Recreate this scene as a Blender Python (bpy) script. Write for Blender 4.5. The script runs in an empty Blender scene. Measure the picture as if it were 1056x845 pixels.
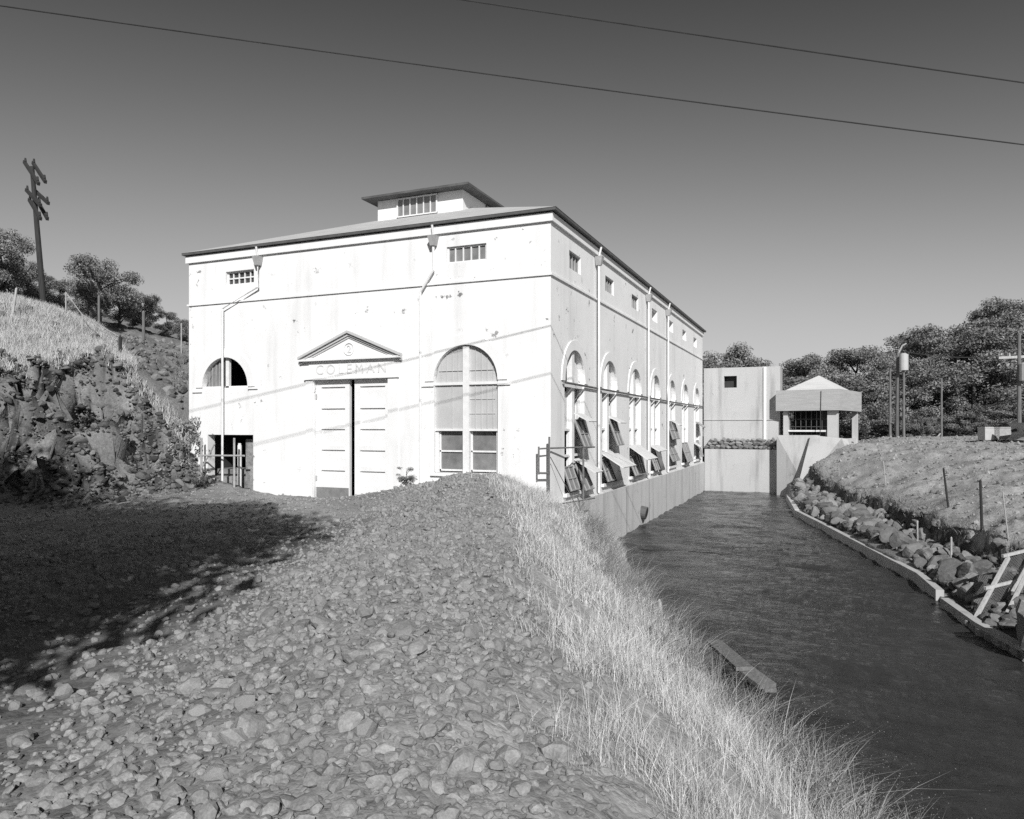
import bpy, bmesh, math, random
import numpy as np
random.seed(7); RNG = np.random.default_rng(11)
S = bpy.context.scene; COL = S.collection
R = math.radians

# ---------------------------------------------------------------- camera, sky, sun, exposure
CAMX, CAMY, EYE = 6.8542, -18.8192, 4.03
YAW = math.atan(319/749); F, CX, HY = 749., 528., 440.
cy_, sy_ = math.cos(YAW), math.sin(YAW)
cd = bpy.data.cameras.new('camera'); cam = bpy.data.objects.new('camera', cd); COL.objects.link(cam)
cam.location = (CAMX, CAMY, EYE); cam.rotation_euler = (R(90), 0, YAW)
cd.sensor_fit = 'HORIZONTAL'; cd.sensor_width = 36; cd.lens = 36*F/1056
cd.shift_y = 17.5/1056; cd.clip_end = 3000; cd.clip_start = .05
S.camera = cam
SUN_EL, SUN_AZ = R(33), R(30)
w = bpy.data.worlds.new('World'); S.world = w; w.use_nodes = True
nt = w.node_tree; bg = nt.nodes['Background']
sky = nt.nodes.new('ShaderNodeTexSky'); sky.sky_type = 'NISHITA'; sky.sun_disc = False
sky.sun_elevation = SUN_EL; sky.sun_rotation = R(180)-SUN_AZ
sky.air_density = 1.0; sky.dust_density = .6; sky.ozone_density = 1.0
sep = nt.nodes.new('ShaderNodeSeparateColor')          # black and white film behind a red filter
nt.links.new(sky.outputs[0], sep.inputs[0])
def wm_(op, a, b):
    m = nt.nodes.new('ShaderNodeMath'); m.operation = op
    for k, v in enumerate((a, b)):
        if isinstance(v, float): m.inputs[k].default_value = v
        else: nt.links.new(v, m.inputs[k])
    return m.outputs[0]
u_ = wm_('MULTIPLY', wm_('POWER', sep.outputs[0], 2.45), .01388)          # film contrast with a soft shoulder
o_ = wm_('DIVIDE', wm_('MULTIPLY', u_, 64.), wm_('ADD', wm_('MULTIPLY', u_, 7.2), 1.))
nt.links.new(wm_('MAXIMUM', wm_('SUBTRACT', o_, .3), .05), bg.inputs['Color'])
bg.inputs['Strength'].default_value = .07
sl = bpy.data.lights.new('sun', 'SUN'); sl.energy = 4.6; sl.angle = R(.5); sl.color = (1, .995, .985)
sun = bpy.data.objects.new('sun', sl); COL.objects.link(sun)
SD = np.array([math.cos(SUN_EL)*math.sin(SUN_AZ), -math.cos(SUN_EL)*math.cos(SUN_AZ), math.sin(SUN_EL)])
from mathutils import Vector, Matrix
sun.rotation_euler = Vector(SD).to_track_quat('Z', 'Y').to_euler(); sun.location = (10, -30, 30)
S.view_settings.view_transform = 'Standard'; S.view_settings.look = 'None'
S.view_settings.exposure = .1; S.view_settings.gamma = 1; S.view_settings.use_curve_mapping = False
S.cycles.max_bounces = 6; S.cycles.use_denoising = False; S.cycles.sample_clamp_indirect = 1.5; S.cycles.sample_clamp_direct = 6; S.cycles.caustics_reflective = False; S.cycles.caustics_refractive = False

# ---------------------------------------------------------------- pixel helpers (photo pixels -> world)
def ray(px, py):
    X = (px-CX)/F; Z = (HY-py)/F
    return np.array([cy_*X-sy_, sy_*X+cy_, Z])
C0 = np.array([CAMX, CAMY, EYE])
def at_d(px, py, d): return C0+ray(px, py)*d
def at_z(px, py, z):
    r = ray(px, py); return C0+r*((z-EYE)/r[2])
def at_y(px, py, y=0.):
    r = ray(px, py); return C0+r*((y-CAMY)/r[1])
def at_x(px, py, x=0.):
    r = ray(px, py); return C0+r*((x-CAMX)/r[0])
def proj(P):
    P = np.asarray(P); dx = P[..., 0]-CAMX; dy = P[..., 1]-CAMY
    X = cy_*dx+sy_*dy; Y = -sy_*dx+cy_*dy
    return CX+F*X/Y, HY-F*(P[..., 2]-EYE)/Y, Y

# ---------------------------------------------------------------- materials
def nodes(name):
    m = bpy.data.materials.new(name); m.use_nodes = True
    return m, m.node_tree, m.node_tree.nodes['Principled BSDF']
def mix_noise(t, scale, lo, hi, detail=6, rough=.6, coord='Object', dist=0., stretch=None):
    tc = t.nodes.new('ShaderNodeTexCoord'); n = t.nodes.new('ShaderNodeTexNoise')
    n.inputs['Scale'].default_value = scale; n.inputs['Detail'].default_value = detail
    n.inputs['Roughness'].default_value = rough; n.inputs['Distortion'].default_value = dist
    src = tc.outputs[coord]
    if stretch:
        mp = t.nodes.new('ShaderNodeMapping'); mp.inputs['Scale'].default_value = stretch
        t.links.new(src, mp.inputs[0]); src = mp.outputs[0]
    t.links.new(src, n.inputs['Vector'])
    r = t.nodes.new('ShaderNodeMapRange'); r.inputs['From Min'].default_value = lo; r.inputs['From Max'].default_value = hi
    t.links.new(n.outputs['Fac'], r.inputs['Value'])
    return r.outputs[0], n.outputs['Fac']
def math_(t, op, a, b=None):
    m = t.nodes.new('ShaderNodeMath'); m.operation = op
    for i, v in enumerate((a, b)):
        if v is None: continue
        if isinstance(v, (int, float)): m.inputs[i].default_value = v
        else: t.links.new(v, m.inputs[i])
    return m.outputs[0]
def lerp(t, fac, a, b):
    m = t.nodes.new('ShaderNodeMapRange'); t.links.new(fac, m.inputs['Value'])
    for k, v in (('To Min', a), ('To Max', b)):
        if isinstance(v, (int, float)): m.inputs[k].default_value = v
        else: t.links.new(v, m.inputs[k])
    return m.outputs[0]
def mat(name, a, b=None, scale=4, rough=.85, bump=0., bscale=None, stretch=None, spec=.3, dist=.02, coord='Object'):
    m, t, p = nodes(name)
    b = a if b is None else b
    f, raw = mix_noise(t, scale, .3, .7, stretch=stretch, coord=coord)
    v = lerp(t, f, a, b); t.links.new(v, p.inputs['Base Color'])
    p.inputs['Roughness'].default_value = rough; p.inputs['Specular IOR Level'].default_value = spec
    if bump:
        f2, r2 = mix_noise(t, bscale or scale*4, .2, .8, detail=8, coord=coord)
        bp = t.nodes.new('ShaderNodeBump'); bp.inputs['Strength'].default_value = bump; bp.inputs['Distance'].default_value = dist
        t.links.new(r2, bp.inputs['Height']); t.links.new(bp.outputs[0], p.inputs['Normal'])
    return m
def tone_mat(name, rough=.95, bump=.6, scale=14, var=(.75, 1.25), dist=.03, fine=60, spec=.12, trans=0.):
    m, t, p = nodes(name)
    at = t.nodes.new('ShaderNodeAttribute'); at.attribute_name = 'tone'
    f, raw = mix_noise(t, scale, .3, .7); k = lerp(t, f, *var)
    f3, r3 = mix_noise(t, fine, .3, .7, detail=3); k2 = lerp(t, f3, .82, 1.18)
    v = math_(t, 'MULTIPLY', math_(t, 'MULTIPLY', at.outputs['Fac'], k), k2)
    t.links.new(v, p.inputs['Base Color']); p.inputs['Roughness'].default_value = rough
    p.inputs['Specular IOR Level'].default_value = spec
    if bump:
        bp = t.nodes.new('ShaderNodeBump'); bp.inputs['Strength'].default_value = bump; bp.inputs['Distance'].default_value = dist
        t.links.new(math_(t, 'ADD', raw, math_(t, 'MULTIPLY', r3, .5)), bp.inputs['Height']); t.links.new(bp.outputs[0], p.inputs['Normal'])
    if trans: p.inputs['Transmission Weight'].default_value = 0
    return m
def wall_mat(name, base, stain, chip=.0, streak=.5, zdir=(1.2, 1.2, .12)):
    """old white-washed concrete: cloudy grey staining, vertical rain streaks, spalled dark patches"""
    m, t, p = nodes(name)
    f, raw = mix_noise(t, .7, .35, .75, detail=8, rough=.65)
    s, _ = mix_noise(t, 1.6, .52, .8, detail=5, stretch=zdir)
    v = lerp(t, f, base, base*.9)
    st = math_(t, 'MULTIPLY', s, streak)
    v = lerp(t, st, v, stain)
    if chip:
        c, _ = mix_noise(t, 2.6, .615, .635, detail=6, rough=.7)
        big, _ = mix_noise(t, .5, .47, .58, detail=2)
        v = lerp(t, math_(t, 'MULTIPLY', math_(t, 'MULTIPLY', c, big), chip), v, .13)
    t.links.new(v, p.inputs['Base Color']); p.inputs['Roughness'].default_value = .9; p.inputs['Specular IOR Level'].default_value = .2
    fb, rb = mix_noise(t, 9, .2, .8, detail=8)
    bp = t.nodes.new('ShaderNodeBump'); bp.inputs['Strength'].default_value = .12; bp.inputs['Distance'].default_value = .008
    t.links.new(rb, bp.inputs['Height']); t.links.new(bp.outputs[0], p.inputs['Normal'])
    return m

M = {}
M['wall'] = wall_mat('whitewashed_concrete', .81, .42, chip=.9, streak=.42)
M['trim'] = wall_mat('whitewashed_trim', .8, .55, streak=.4)
M['plinth'] = wall_mat('stained_concrete', .56, .2, chip=.35, streak=.8)
M['concrete'] = wall_mat('grey_concrete', .47, .2, chip=.5, streak=.75)
M['concrete_light'] = wall_mat('pale_concrete', .52, .3, streak=.5)
M['rubble'] = mat('rough_masonry', .12, .34, 3.5, .95, .8, 7, dist=.08)
M['faint'] = mat('worn_lettering_paint', .6, .7, 5, .9)
M['fascia'] = mat('weathered_fascia_boards', .34, .44, 1.5, .9, .4, 9, stretch=(.6, .6, 6))
M['interior'] = mat('unlit_interior', .03, .05)  # near-black colour gives openings the dark of unlit rooms
M['roof'] = mat('weathered_roofing', .40, .5, 2, .8, .2)
M['eave'] = mat('dark_eave_metal', .07, .12, 3, .6)
M['shed_roof'] = mat('pale_shed_boards', .52, .62, 1.5, .85, .3, stretch=(.6, .6, 5))
M['door'] = mat('white_door_paint', .8, .72, 2.5, .6, .15, 20)
M['kick'] = mat('worn_kick_plate', .16, .24, 5, .6)
M['whitepaint'] = mat('white_paint', .78, .66, 6, .6)
M['frosted'] = mat('painted_glass', .44, .52, 1.6, .35, spec=.5)
M['dirty'] = mat('dirty_glass', .14, .26, 2.5, .3, spec=.5)
M['darkglass'] = mat('dark_glass', .03, .07, 3, .15, spec=.5)
M['sashgrey'] = mat('grey_sash_steel', .30, .40, 4, .6)
M['flap_white'] = mat('white_sash_sheet', .55, .72, 3, .6)
M['wood'] = mat('weathered_timber', .10, .2, 3, .9, .4, 12, stretch=(6, 6, .6))
M['darkwood'] = mat('creosoted_timber', .025, .05, 3, .9, .3, 12, stretch=(6, 6, .6))
M['palewood'] = mat('bleached_timber', .34, .5, 3, .9, .4, 12, stretch=(6, 6, .8))
M['pipe'] = mat('galvanised_pipe', .3, .42, 6, .5)
M['rustpipe'] = mat('rusty_pipe', .10, .2, 8, .8)
M['wire'] = mat('weathered_cable', .03, .05, 3, .5)
M['steelgrey'] = mat('transformer_paint', .4, .48, 3, .5)
M['machine'] = mat('dark_machine_paint', .035, .06, 3, .5)
M['rubber'] = mat('tyre_rubber', .03, .045, 8, .9)
M['crate'] = mat('pale_crate_boards', .5, .62, 4, .9, .3)
def ground_mat():
    m, t, p = nodes('stony_dirt'); at = t.nodes.new('ShaderNodeAttribute'); at.attribute_name = 'tone'; tc = t.nodes.new('ShaderNodeTexCoord')
    hs = []; cols = []
    for sc, wgt in ((16, 1.), (38, .45), (90, .2)):
        v = t.nodes.new('ShaderNodeTexVoronoi'); v.inputs['Scale'].default_value = sc; v.inputs['Randomness'].default_value = 1; t.links.new(tc.outputs['Object'], v.inputs['Vector'])
        d = math_(t, 'SUBTRACT', 1., math_(t, 'POWER', v.outputs['Distance'], 1.6)); hs.append(math_(t, 'MULTIPLY', d, wgt))
        sp = t.nodes.new('ShaderNodeSeparateColor'); t.links.new(v.outputs['Color'], sp.inputs[0]); cols.append(sp.outputs[0])
    h = math_(t, 'ADD', math_(t, 'ADD', hs[0], hs[1]), hs[2])
    f, raw = mix_noise(t, 5, .35, .65, detail=6)                       # dusty patches bury the pebbles
    h = math_(t, 'MULTIPLY', h, lerp(t, f, .35, 1.))
    k = math_(t, 'MULTIPLY', lerp(t, cols[0], .82, 1.15), lerp(t, cols[1], .84, 1.14)); f2, _ = mix_noise(t, .8, .3, .7, detail=5)
    t.links.new(math_(t, 'MULTIPLY', math_(t, 'MULTIPLY', at.outputs['Fac'], k), lerp(t, f2, .82, 1.15)), p.inputs['Base Color'])
    p.inputs['Roughness'].default_value = .95; p.inputs['Specular IOR Level'].default_value = .1
    bp = t.nodes.new('ShaderNodeBump'); bp.inputs['Strength'].default_value = .8; bp.inputs['Distance'].default_value = .013
    t.links.new(h, bp.inputs['Height']); t.links.new(bp.outputs[0], p.inputs['Normal']); return m
M['ground'] = ground_mat()
M['stone'] = tone_mat('rubble_stone_surface', bump=.5, scale=18, var=(.8, 1.2), dist=.01, fine=90)
M['grass'] = tone_mat('dry_grass_blades', bump=0, scale=2.5, var=(.8, 1.15), fine=9)
M['leaf'] = tone_mat('oak_leaves', rough=.6, bump=0, scale=.9, var=(.7, 1.3), fine=5, spec=.35)
M['bark'] = mat('grey_bark', .06, .14, 3, .95, .5, 14, stretch=(4, 4, .8))

def water_mat():
    m, t, p = nodes('canal_water')
    p.inputs['Base Color'].default_value = (.035, .035, .035, 1); p.inputs['Roughness'].default_value = .07
    p.inputs['IOR'].default_value = 1.33
    a, ra = mix_noise(t, .55, .2, .8, detail=8, rough=.62, stretch=(.75, 1.6, 1), dist=1.6)
    b, rb = mix_noise(t, 4.5, .2, .8, detail=5, stretch=(.8, 1.5, 1), dist=.6)
    bp = t.nodes.new('ShaderNodeBump'); bp.inputs['Strength'].default_value = 1.; bp.inputs['Distance'].default_value = .2
    c, _ = mix_noise(t, .22, .38, .62, detail=3, stretch=(1, .6, 1)); t.links.new(math_(t, 'MULTIPLY', math_(t, 'ADD', ra, math_(t, 'MULTIPLY', rb, .28)), lerp(t, c, .35, 1.1)), bp.inputs['Height']); t.links.new(bp.outputs[0], p.inputs['Normal'])
    return m
M['water'] = water_mat()
def screen_mat():
    m, t, p = nodes('rusty_wire_mesh')
    p.inputs['Base Color'].default_value = (.12, .12, .12, 1); p.inputs['Roughness'].default_value = .8
    return m
M['screen'] = screen_mat()

# ---------------------------------------------------------------- object helpers
def tag(o, label=None, cat=None, group=None, kind=None):
    if label: o['label'] = label
    if cat: o['category'] = cat
    if group: o['group'] = group
    if kind: o['kind'] = kind
    return o
def empty(name, loc=(0, 0, 0), rz=0., label=None, cat=None, group=None):
    o = bpy.data.objects.new(name, None); COL.objects.link(o); o.location = Vector([float(v) for v in loc]); o.rotation_euler = (0, 0, rz)
    o.empty_display_size = .3
    return tag(o, label, cat, group)
class MB:
    def __init__(s): s.v = []; s.f = []
    def poly(s, pts):
        i = len(s.v); s.v += [tuple(float(c) for c in p) for p in pts]; s.f.append(tuple(range(i, i+len(pts)))); return s
    def box(s, x0, x1, y0, y1, z0, z1):
        i = len(s.v)
        s.v += [(x, y, z) for z in (z0, z1) for y in (y0, y1) for x in (x0, x1)]
        for f in ((0, 2, 3, 1), (4, 5, 7, 6), (0, 1, 5, 4), (2, 6, 7, 3), (0, 4, 6, 2), (1, 3, 7, 5)): s.f.append(tuple(i+k for k in f))
        return s
    def prism(s, pts, ext):
        """pts: closed outline (list of 3-D points), ext: extrusion vector"""
        n = len(pts); i = len(s.v); e = Vector(ext)
        s.v += [tuple(Vector(p)) for p in pts]+[tuple(Vector(p)+e) for p in pts]
        s.f.append(tuple(i+k for k in range(n))); s.f.append(tuple(i+n+k for k in reversed(range(n))))
        for k in range(n): s.f.append((i+k, i+(k+1) % n, i+n+(k+1) % n, i+n+k))
        return s
    def tube(s, pts, r, n=8, r1=None, cap=True):
        pts = [Vector([float(c) for c in p]) for p in pts]; m = len(pts); i = len(s.v)
        for k, p in enumerate(pts):
            d = (pts[min(k+1, m-1)]-pts[max(k-1, 0)]).normalized()
            u = d.cross(Vector((0, 0, 1)) if abs(d.z) < .9 else Vector((1, 0, 0))).normalized(); q = d.cross(u)
            rr = r if r1 is None else r+(r1-r)*k/(m-1)
            for a in range(n):
                t = 2*math.pi*a/n; s.v.append(tuple(p+u*rr*math.cos(t)+q*rr*math.sin(t)))
        for k in range(m-1):
            for a in range(n):
                b = (a+1) % n; s.f.append((i+k*n+a, i+k*n+b, i+(k+1)*n+b, i+(k+1)*n+a))
        if cap:
            s.f.append(tuple(i+a for a in reversed(range(n)))); s.f.append(tuple(i+(m-1)*n+a for a in range(n)))
        return s
    def beam(s, a, b, wx, wz, up=(0, 0, 1)):
        a = Vector([float(c) for c in a]); b = Vector([float(c) for c in b]); d = (b-a).normalized()
        u = d.cross(Vector(up)).normalized(); q = u.cross(d).normalized()
        o = [u*wx/2+q*wz/2, -u*wx/2+q*wz/2, -u*wx/2-q*wz/2, u*wx/2-q*wz/2]
        return s.prism([tuple(a+k) for k in o], tuple(b-a))
    def build(s, name, m, parent=None, smooth=False, loc=None):
        me = bpy.data.meshes.new(name); me.from_pydata(s.v, [], s.f); me.update()
        bm = bmesh.new(); bm.from_mesh(me); bmesh.ops.recalc_face_normals(bm, faces=bm.faces); bm.to_mesh(me); bm.free()
        me.materials.append(m)
        if smooth: me.polygons.foreach_set('use_smooth', [True]*len(me.polygons))
        o = bpy.data.objects.new(name, me); COL.objects.link(o)
        if parent: o.parent = parent
        if loc is not None: o.location = Vector([float(c) for c in loc])
        return o
def np_mesh(name, V, Fc, m, tone=None, parent=None, smooth=False, link=True):
    V = np.ascontiguousarray(V, np.float32); Fc = np.ascontiguousarray(Fc, np.int32); n, k = Fc.shape
    me = bpy.data.meshes.new(name); me.vertices.add(len(V)); me.vertices.foreach_set('co', V.ravel())
    me.loops.add(n*k); me.loops.foreach_set('vertex_index', Fc.ravel())
    me.polygons.add(n); me.polygons.foreach_set('loop_start', np.arange(0, n*k, k, dtype=np.int32))
    try: me.polygons.foreach_set('loop_total', np.full(n, k, np.int32))
    except Exception: pass
    me.polygons.foreach_set('use_smooth', np.full(n, smooth))
    me.update(calc_edges=True); me.materials.append(m)
    if tone is not None:
        a = me.attributes.new('tone', 'FLOAT', 'POINT'); a.data.foreach_set('value', np.ascontiguousarray(tone, np.float32))
    if not link: return me
    o = bpy.data.objects.new(name, me); COL.objects.link(o)
    if parent: o.parent = parent
    return o
def children(o): return [c for c in bpy.data.objects if c.parent == o]
def copy_tree(o, kids):
    c = o.copy(); COL.objects.link(c)
    for k in kids:
        d = k.copy(); COL.objects.link(d); d.parent = c
    return c

# ---------------------------------------------------------------- noise
_perm = np.random.default_rng(3).permutation(4096)
def _h(ix, iy): return _perm[(_perm[ix & 4095]+iy) & 4095]
def perlin(x, y):
    ix = np.floor(x).astype(int); iy = np.floor(y).astype(int); fx = x-ix; fy = y-iy
    u = fx*fx*fx*(fx*(fx*6-15)+10); v = fy*fy*fy*(fy*(fy*6-15)+10)
    def g(dx, dy):
        a = _h(ix+dx, iy+dy)*(2*math.pi/4096); return np.cos(a)*(fx-dx)+np.sin(a)*(fy-dy)
    a = g(0, 0)+u*(g(1, 0)-g(0, 0)); b = g(0, 1)+u*(g(1, 1)-g(0, 1))
    return (a+v*(b-a))*1.5
def fbm(x, y, f, o=4, gain=.5):
    t = 0; a = 1
    for k in range(o): t = t+a*perlin(x*f+17.3*k, y*f-9.1*k); f *= 2.03; a *= gain
    return t

# ---------------------------------------------------------------- terrain
BANK = np.array([(0, 5.6), (2.1, 0), (3.7, -3.6), (5.65, -8.1), (7.0, -10.4), (8.6, -13.4), (11.2, -18), (15, -26)])
CREST = np.array([(-1.0, -1.2), (.3, -4), (2.1, -8), (4.0, -12.5), (4.95, -14.6), (5.75, -16), (7.75, -19), (11.5, -27)])
KERB = np.array([(4.85, 27.6), (5.75, 16.2), (6.78, 12.1), (9.1, 2.4), (9.55, -2.6), (10.1, -4.2), (12.5, -10), (18, -24)])
LIP = np.array([(5.9, 27.5), (7.0, 21.0), (9.15, 12.5), (9.95, 6.7), (10.7, 2.9), (12.0, .6), (14, -6), (20, -22)])
def x_of(P, y):
    q = P[::-1]; return np.interp(y, q[:, 1], q[:, 0])
ctl = []
def A(*p): ctl.extend(p)
for x, y in BANK: A((x, y, .0), (x+.9, y+.45, -.9))
for (x, y), z in zip(CREST, (2.62, 2.6, 2.55, 2.5, 2.48, 2.45, 2.4, 2.4)): A((x, y, z))
A((-1.5, -.4, 2.66), (-2.85, -.4, 2.46), (-4.2, -.4, 2.27), (-.85, -.2, 2.42), (-.1, -.1, 1.97), (.35, .3, 1.85), (.3, 2.6, .95), (.3, 4.2, .2), (1.7, 3.2, -.3), (.8, 5.4, -.45), (.5, 7, -1), (2.4, 2.2, -.6), (.9, .2, 1.45), (.9, -1.2, 1.9))
A((-5.1, -.2, 1.95), (-6.6, -.3, 1.84), (-8.2, -.3, 1.82), (-10, -.3, 1.86), (-3.6, -5.5, 1.88), (-1.6, -3, 2.3), (-.6, -6, 2.2), (1, -8.9, 2.15), (-5.6, -9.35, 1.85), (2.4, -14.7, 2.1),
  (.8, -15, 2.03), (3.3, -16.6, 2.2), (6.85, -18.8, 2.4), (-3, -15, 1.9), (-12, -10, 1.8), (-3, -25, 2), (5, -28, 2.2), (-15, -25, 2), (-25, -12, 1.9), (-20, -8, 1.85), (-9, -5, 1.82), (-9, -2.5, 1.83), (-30, -40, 2), (10, -45, 2), (-40, -10, 2.2))
# cut bank on the left: toe, brow, nose
A((-26, -4.6, 2.), (-19.2, -3.9, 1.95), (-15.5, -4.3, 1.9), (-12.2, -3.9, 1.84), (-11.6, -1.6, 1.88), (-11.3, -.4, 2.05), (-12.6, -.5, 2.15), (-12.4, -1.2, 2.0))
A((-26, -2.2, 5.2), (-22.5, -1.9, 5.35), (-20.2, -1.8, 5.5), (-18, -1.8, 6.1), (-16.2, -1.6, 6.45), (-15.4, -1.1, 5.3), (-14.4, -.9, 3.9), (-13.5, -.7, 2.9), (-17, -2.6, 4.4), (-15.3, -2.6, 3.4), (-13.6, -2.3, 2.4), (-20, -3.0, 3.7))
A((-13.9, 1.6, 3.8), (-13.7, 5, 4.5), (-13.7, 15, 5.4), (-14, 27, 6), (-15.5, 1.5, 5.0), (-17.5, 1.5, 6.3))
A((-35, 13.3, 8.9), (-30, 15.5, 7.8), (-22, 8, 6.5), (-18, 5, 5.9), (-20, 20, 7.2), (-16, 12, 5.6))
A((-28.5, 3.07, 9.8), (-26.4, 4, 9.25), (-24.3, 4.85, 7.9), (-24, 1, 7.5), (-20.5, 1.2, 6.6), (-33, 1, 9.9), (-32, -1.5, 6.5), (-34, 6, 10.8), (-37.5, 11, 11.2), (-45, 5, 12), (-60, 20, 16), (-60, 60, 16), (-30, 60, 9.5), (-30, 30, 9), (-45, 30, 11.5), (-50, -10, 7))
# canal bed, right bank
A((2.5, 22, -1.2), (3, 14, -1.2), (4, 8, -1.2), (6, 0, -1.2), (8, -6, -1.2), (12, -12.5, -1.2))
for (x, y) in KERB[:-1]: A((x+.45, y, .22))
for (x, y) in LIP: A((x-.25, y-.1, 1.0), (x+.3, y+.1, 1.42))
A((12, 12, 2.15), (13, 6, 1.95), (16, 2, 2.05), (20, 10, 2.8), (20, -8, 2.2), (8.3, 27, 2.5), (25, 25, 3.4), (10.3, 31.6, 3.35), (15, 19.5, 3.1), (12, 40, 3.25), (25, 38, 3.5), (9, 20, 2.2), (12, 26, 3.0),
  (10, 60, 4), (25, 60, 7), (45, 50, 11), (40, 80, 14), (60, 60, 18), (0, 80, 5), (0, 120, 8), (30, 120, 18), (60, 20, 10), (40, 5, 4), (60, -30, 4), (25, -35, 2.5))
A((2, 33, 2.6), (2.5, 40, 3), (-5, 50, 4), (-8, 32, 4.5), (-6.5, 14, 1.0), (-6.5, 3, 1.0), (-6.5, 24, 1.2), (-11.5, 5, 1.2), (-2, 12, .9))
for a, b, d in ((874, 457, 41), (856, 470, 39.8), (838, 492, 38.4), (880, 462, 39.5)): A(tuple(at_d(a, b, d)))
ctl = np.array(ctl, float)
_d = np.hypot(ctl[:, None, 0]-ctl[None, :, 0], ctl[:, None, 1]-ctl[None, :, 1])
_n = len(ctl); _A = np.zeros((_n+3, _n+3)); _A[:_n, :_n] = _d+np.eye(_n)*-.06
_A[:_n, _n:] = np.c_[np.ones(_n), ctl[:, :2]]; _A[_n:, :_n] = _A[:_n, _n:].T
_w = np.linalg.solve(_A, np.r_[ctl[:, 2], 0, 0, 0])
def seg_dist(P, x, y):
    best = np.full(x.shape, 1e9)
    for (ax, ay), (bx, by) in zip(P[:-1], P[1:]):
        dx, dy = bx-ax, by-ay; t = np.clip(((x-ax)*dx+(y-ay)*dy)/(dx*dx+dy*dy), 0, 1)
        best = np.minimum(best, np.hypot(x-ax-t*dx, y-ay-t*dy))
    return best
def smooth(a, b, v):
    t = np.clip((v-a)/(b-a), 0, 1); return t*t*(3-2*t)
def base_h(x, y):
    out = np.empty(x.shape)
    for i in range(0, x.size, 20000):
        xx, yy = x[i:i+20000], y[i:i+20000]
        out[i:i+20000] = np.hypot(xx[:, None]-ctl[None, :, 0], yy[:, None]-ctl[None, :, 1])@_w[:_n]+_w[_n]+_w[_n+1]*xx+_w[_n+2]*yy
    r = np.hypot(x, y-5); k = smooth(90, 200, r)
    return np.clip(out*(1-k)+9*k, -1.6, 22)
def bank_mask(x, y):
    return smooth(-11.6, -13.2, x)*smooth(-5.2, -3.6, y)*smooth(.6, -1.0, y)*smooth(-40, -34, x)
def slope_mask(x, y):   # broken rocky hillside left of the building
    return smooth(-13.3, -14.5, x)*smooth(0., 2.5, y)*smooth(60, 40, y)
def grassy(x, y):       # 1 on the grassy canal bank
    xc = x_of(CREST, y); xb = x_of(BANK, y); t = (x-xc)/(xb-xc)
    return smooth(-.02, .2, t+.12*perlin(x*1.3, y*1.3))*(y < 5.8)*(t < 1.15)
def H(x, y):
    x = np.atleast_1d(np.asarray(x, float)); y = np.atleast_1d(np.asarray(y, float)); sh = x.shape; x = x.ravel(); y = y.ravel()
    bm_ = bank_mask(x, y); sm = slope_mask(x, y)
    wx = bm_*(.9*fbm(x, y, .5, 2)+.35*fbm(x+5, y, 1.5, 2)); wy = bm_*(1.5*fbm(x+31, y*.6, .5, 2)+.7*fbm(x+3, y-7, 1.3, 3)+.3*fbm(x-3, y-7, 4, 2))
    z = base_h(x+wx, y+wy)
    lump = np.abs(fbm(x, y, .75, 5, .58)); z = z+bm_*(.8*lump-.3+.2*fbm(x+9, y, 3.1, 3))
    z = z+sm*.22*fbm(x, y, .8, 5, .6)
    gen = (1-bm_)*(1-sm)
    rd = x-x_of(CREST, y); z = z+(.30*np.exp(-((rd+1.1)/1.0)**2)*smooth(-17.2, -13.5, y)-.10*np.exp(-((rd+4.2)/1.4)**2))*smooth(-.5, -2.5, y)*gen
    z = z+gen*(.06*fbm(x, y, .5, 3)+.022*fbm(x, y, 3.3, 3, .6))*smooth(-1, .3, z)
    sd = x-x_of(LIP, y)+.22*perlin(x*.9+3, y*.9)+.08*perlin(x*3, y*3); z = z-.52*smooth(.06, -.06, sd)*smooth(-1.6, -.3, sd)*(y < 26)*(y > -12)*(x > 4)
    rb = smooth(0, 1, x-x_of(KERB, y)-.6)*(y < 28)
    z = z+rb*(.10*fbm(x, y, .8, 5, .6)+.06*np.abs(fbm(x, y, 2.2, 4)))
    # canal: straight edge at the kerb on the right, at the walls on the left and the far end
    xk = x_of(KERB, y); ink = (x < xk+.06)&(x > xk-2.2)&(y < 27.8); z = np.where(ink, np.minimum(z, -.8), z)
    z = np.where((x >= xk+.06)&(x < xk+2)&(y < 27.8), np.maximum(z, .12), z)
    end = (x > .02)&(x < 5)&(y > 7)&(y < 28.45); z = np.where(end, np.minimum(z, -.9), z)
    z = np.where((x > -.2)&(x < 5)&(y >= 29.2)&(y < 30.5), np.maximum(z, 2.2), z)
    ins = (x > -13.25)&(x < -.1)&(y > .12)&(y < 27.6); z = np.where(ins, np.minimum(z, 1.2), z)
    return z.reshape(sh)
def crag(x, y, z):
    """sideways displacement of the cut bank, so that it has ledges and overhangs"""
    m = bank_mask(x, y)*smooth(-.8, -2., y)*smooth(1.9, 2.5, z)
    return m*(.35*fbm(x+z*.6, z*1.2, .8, 3)), m*(-.75*fbm(x+40, z*1.35, .62, 3)-.34*fbm(x-20, z*1.2+y, 1.9, 3)-.12*fbm(x, z*1.1+y, 5, 2))
def h1(x, y): return float(H([x], [y])[0])

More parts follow.
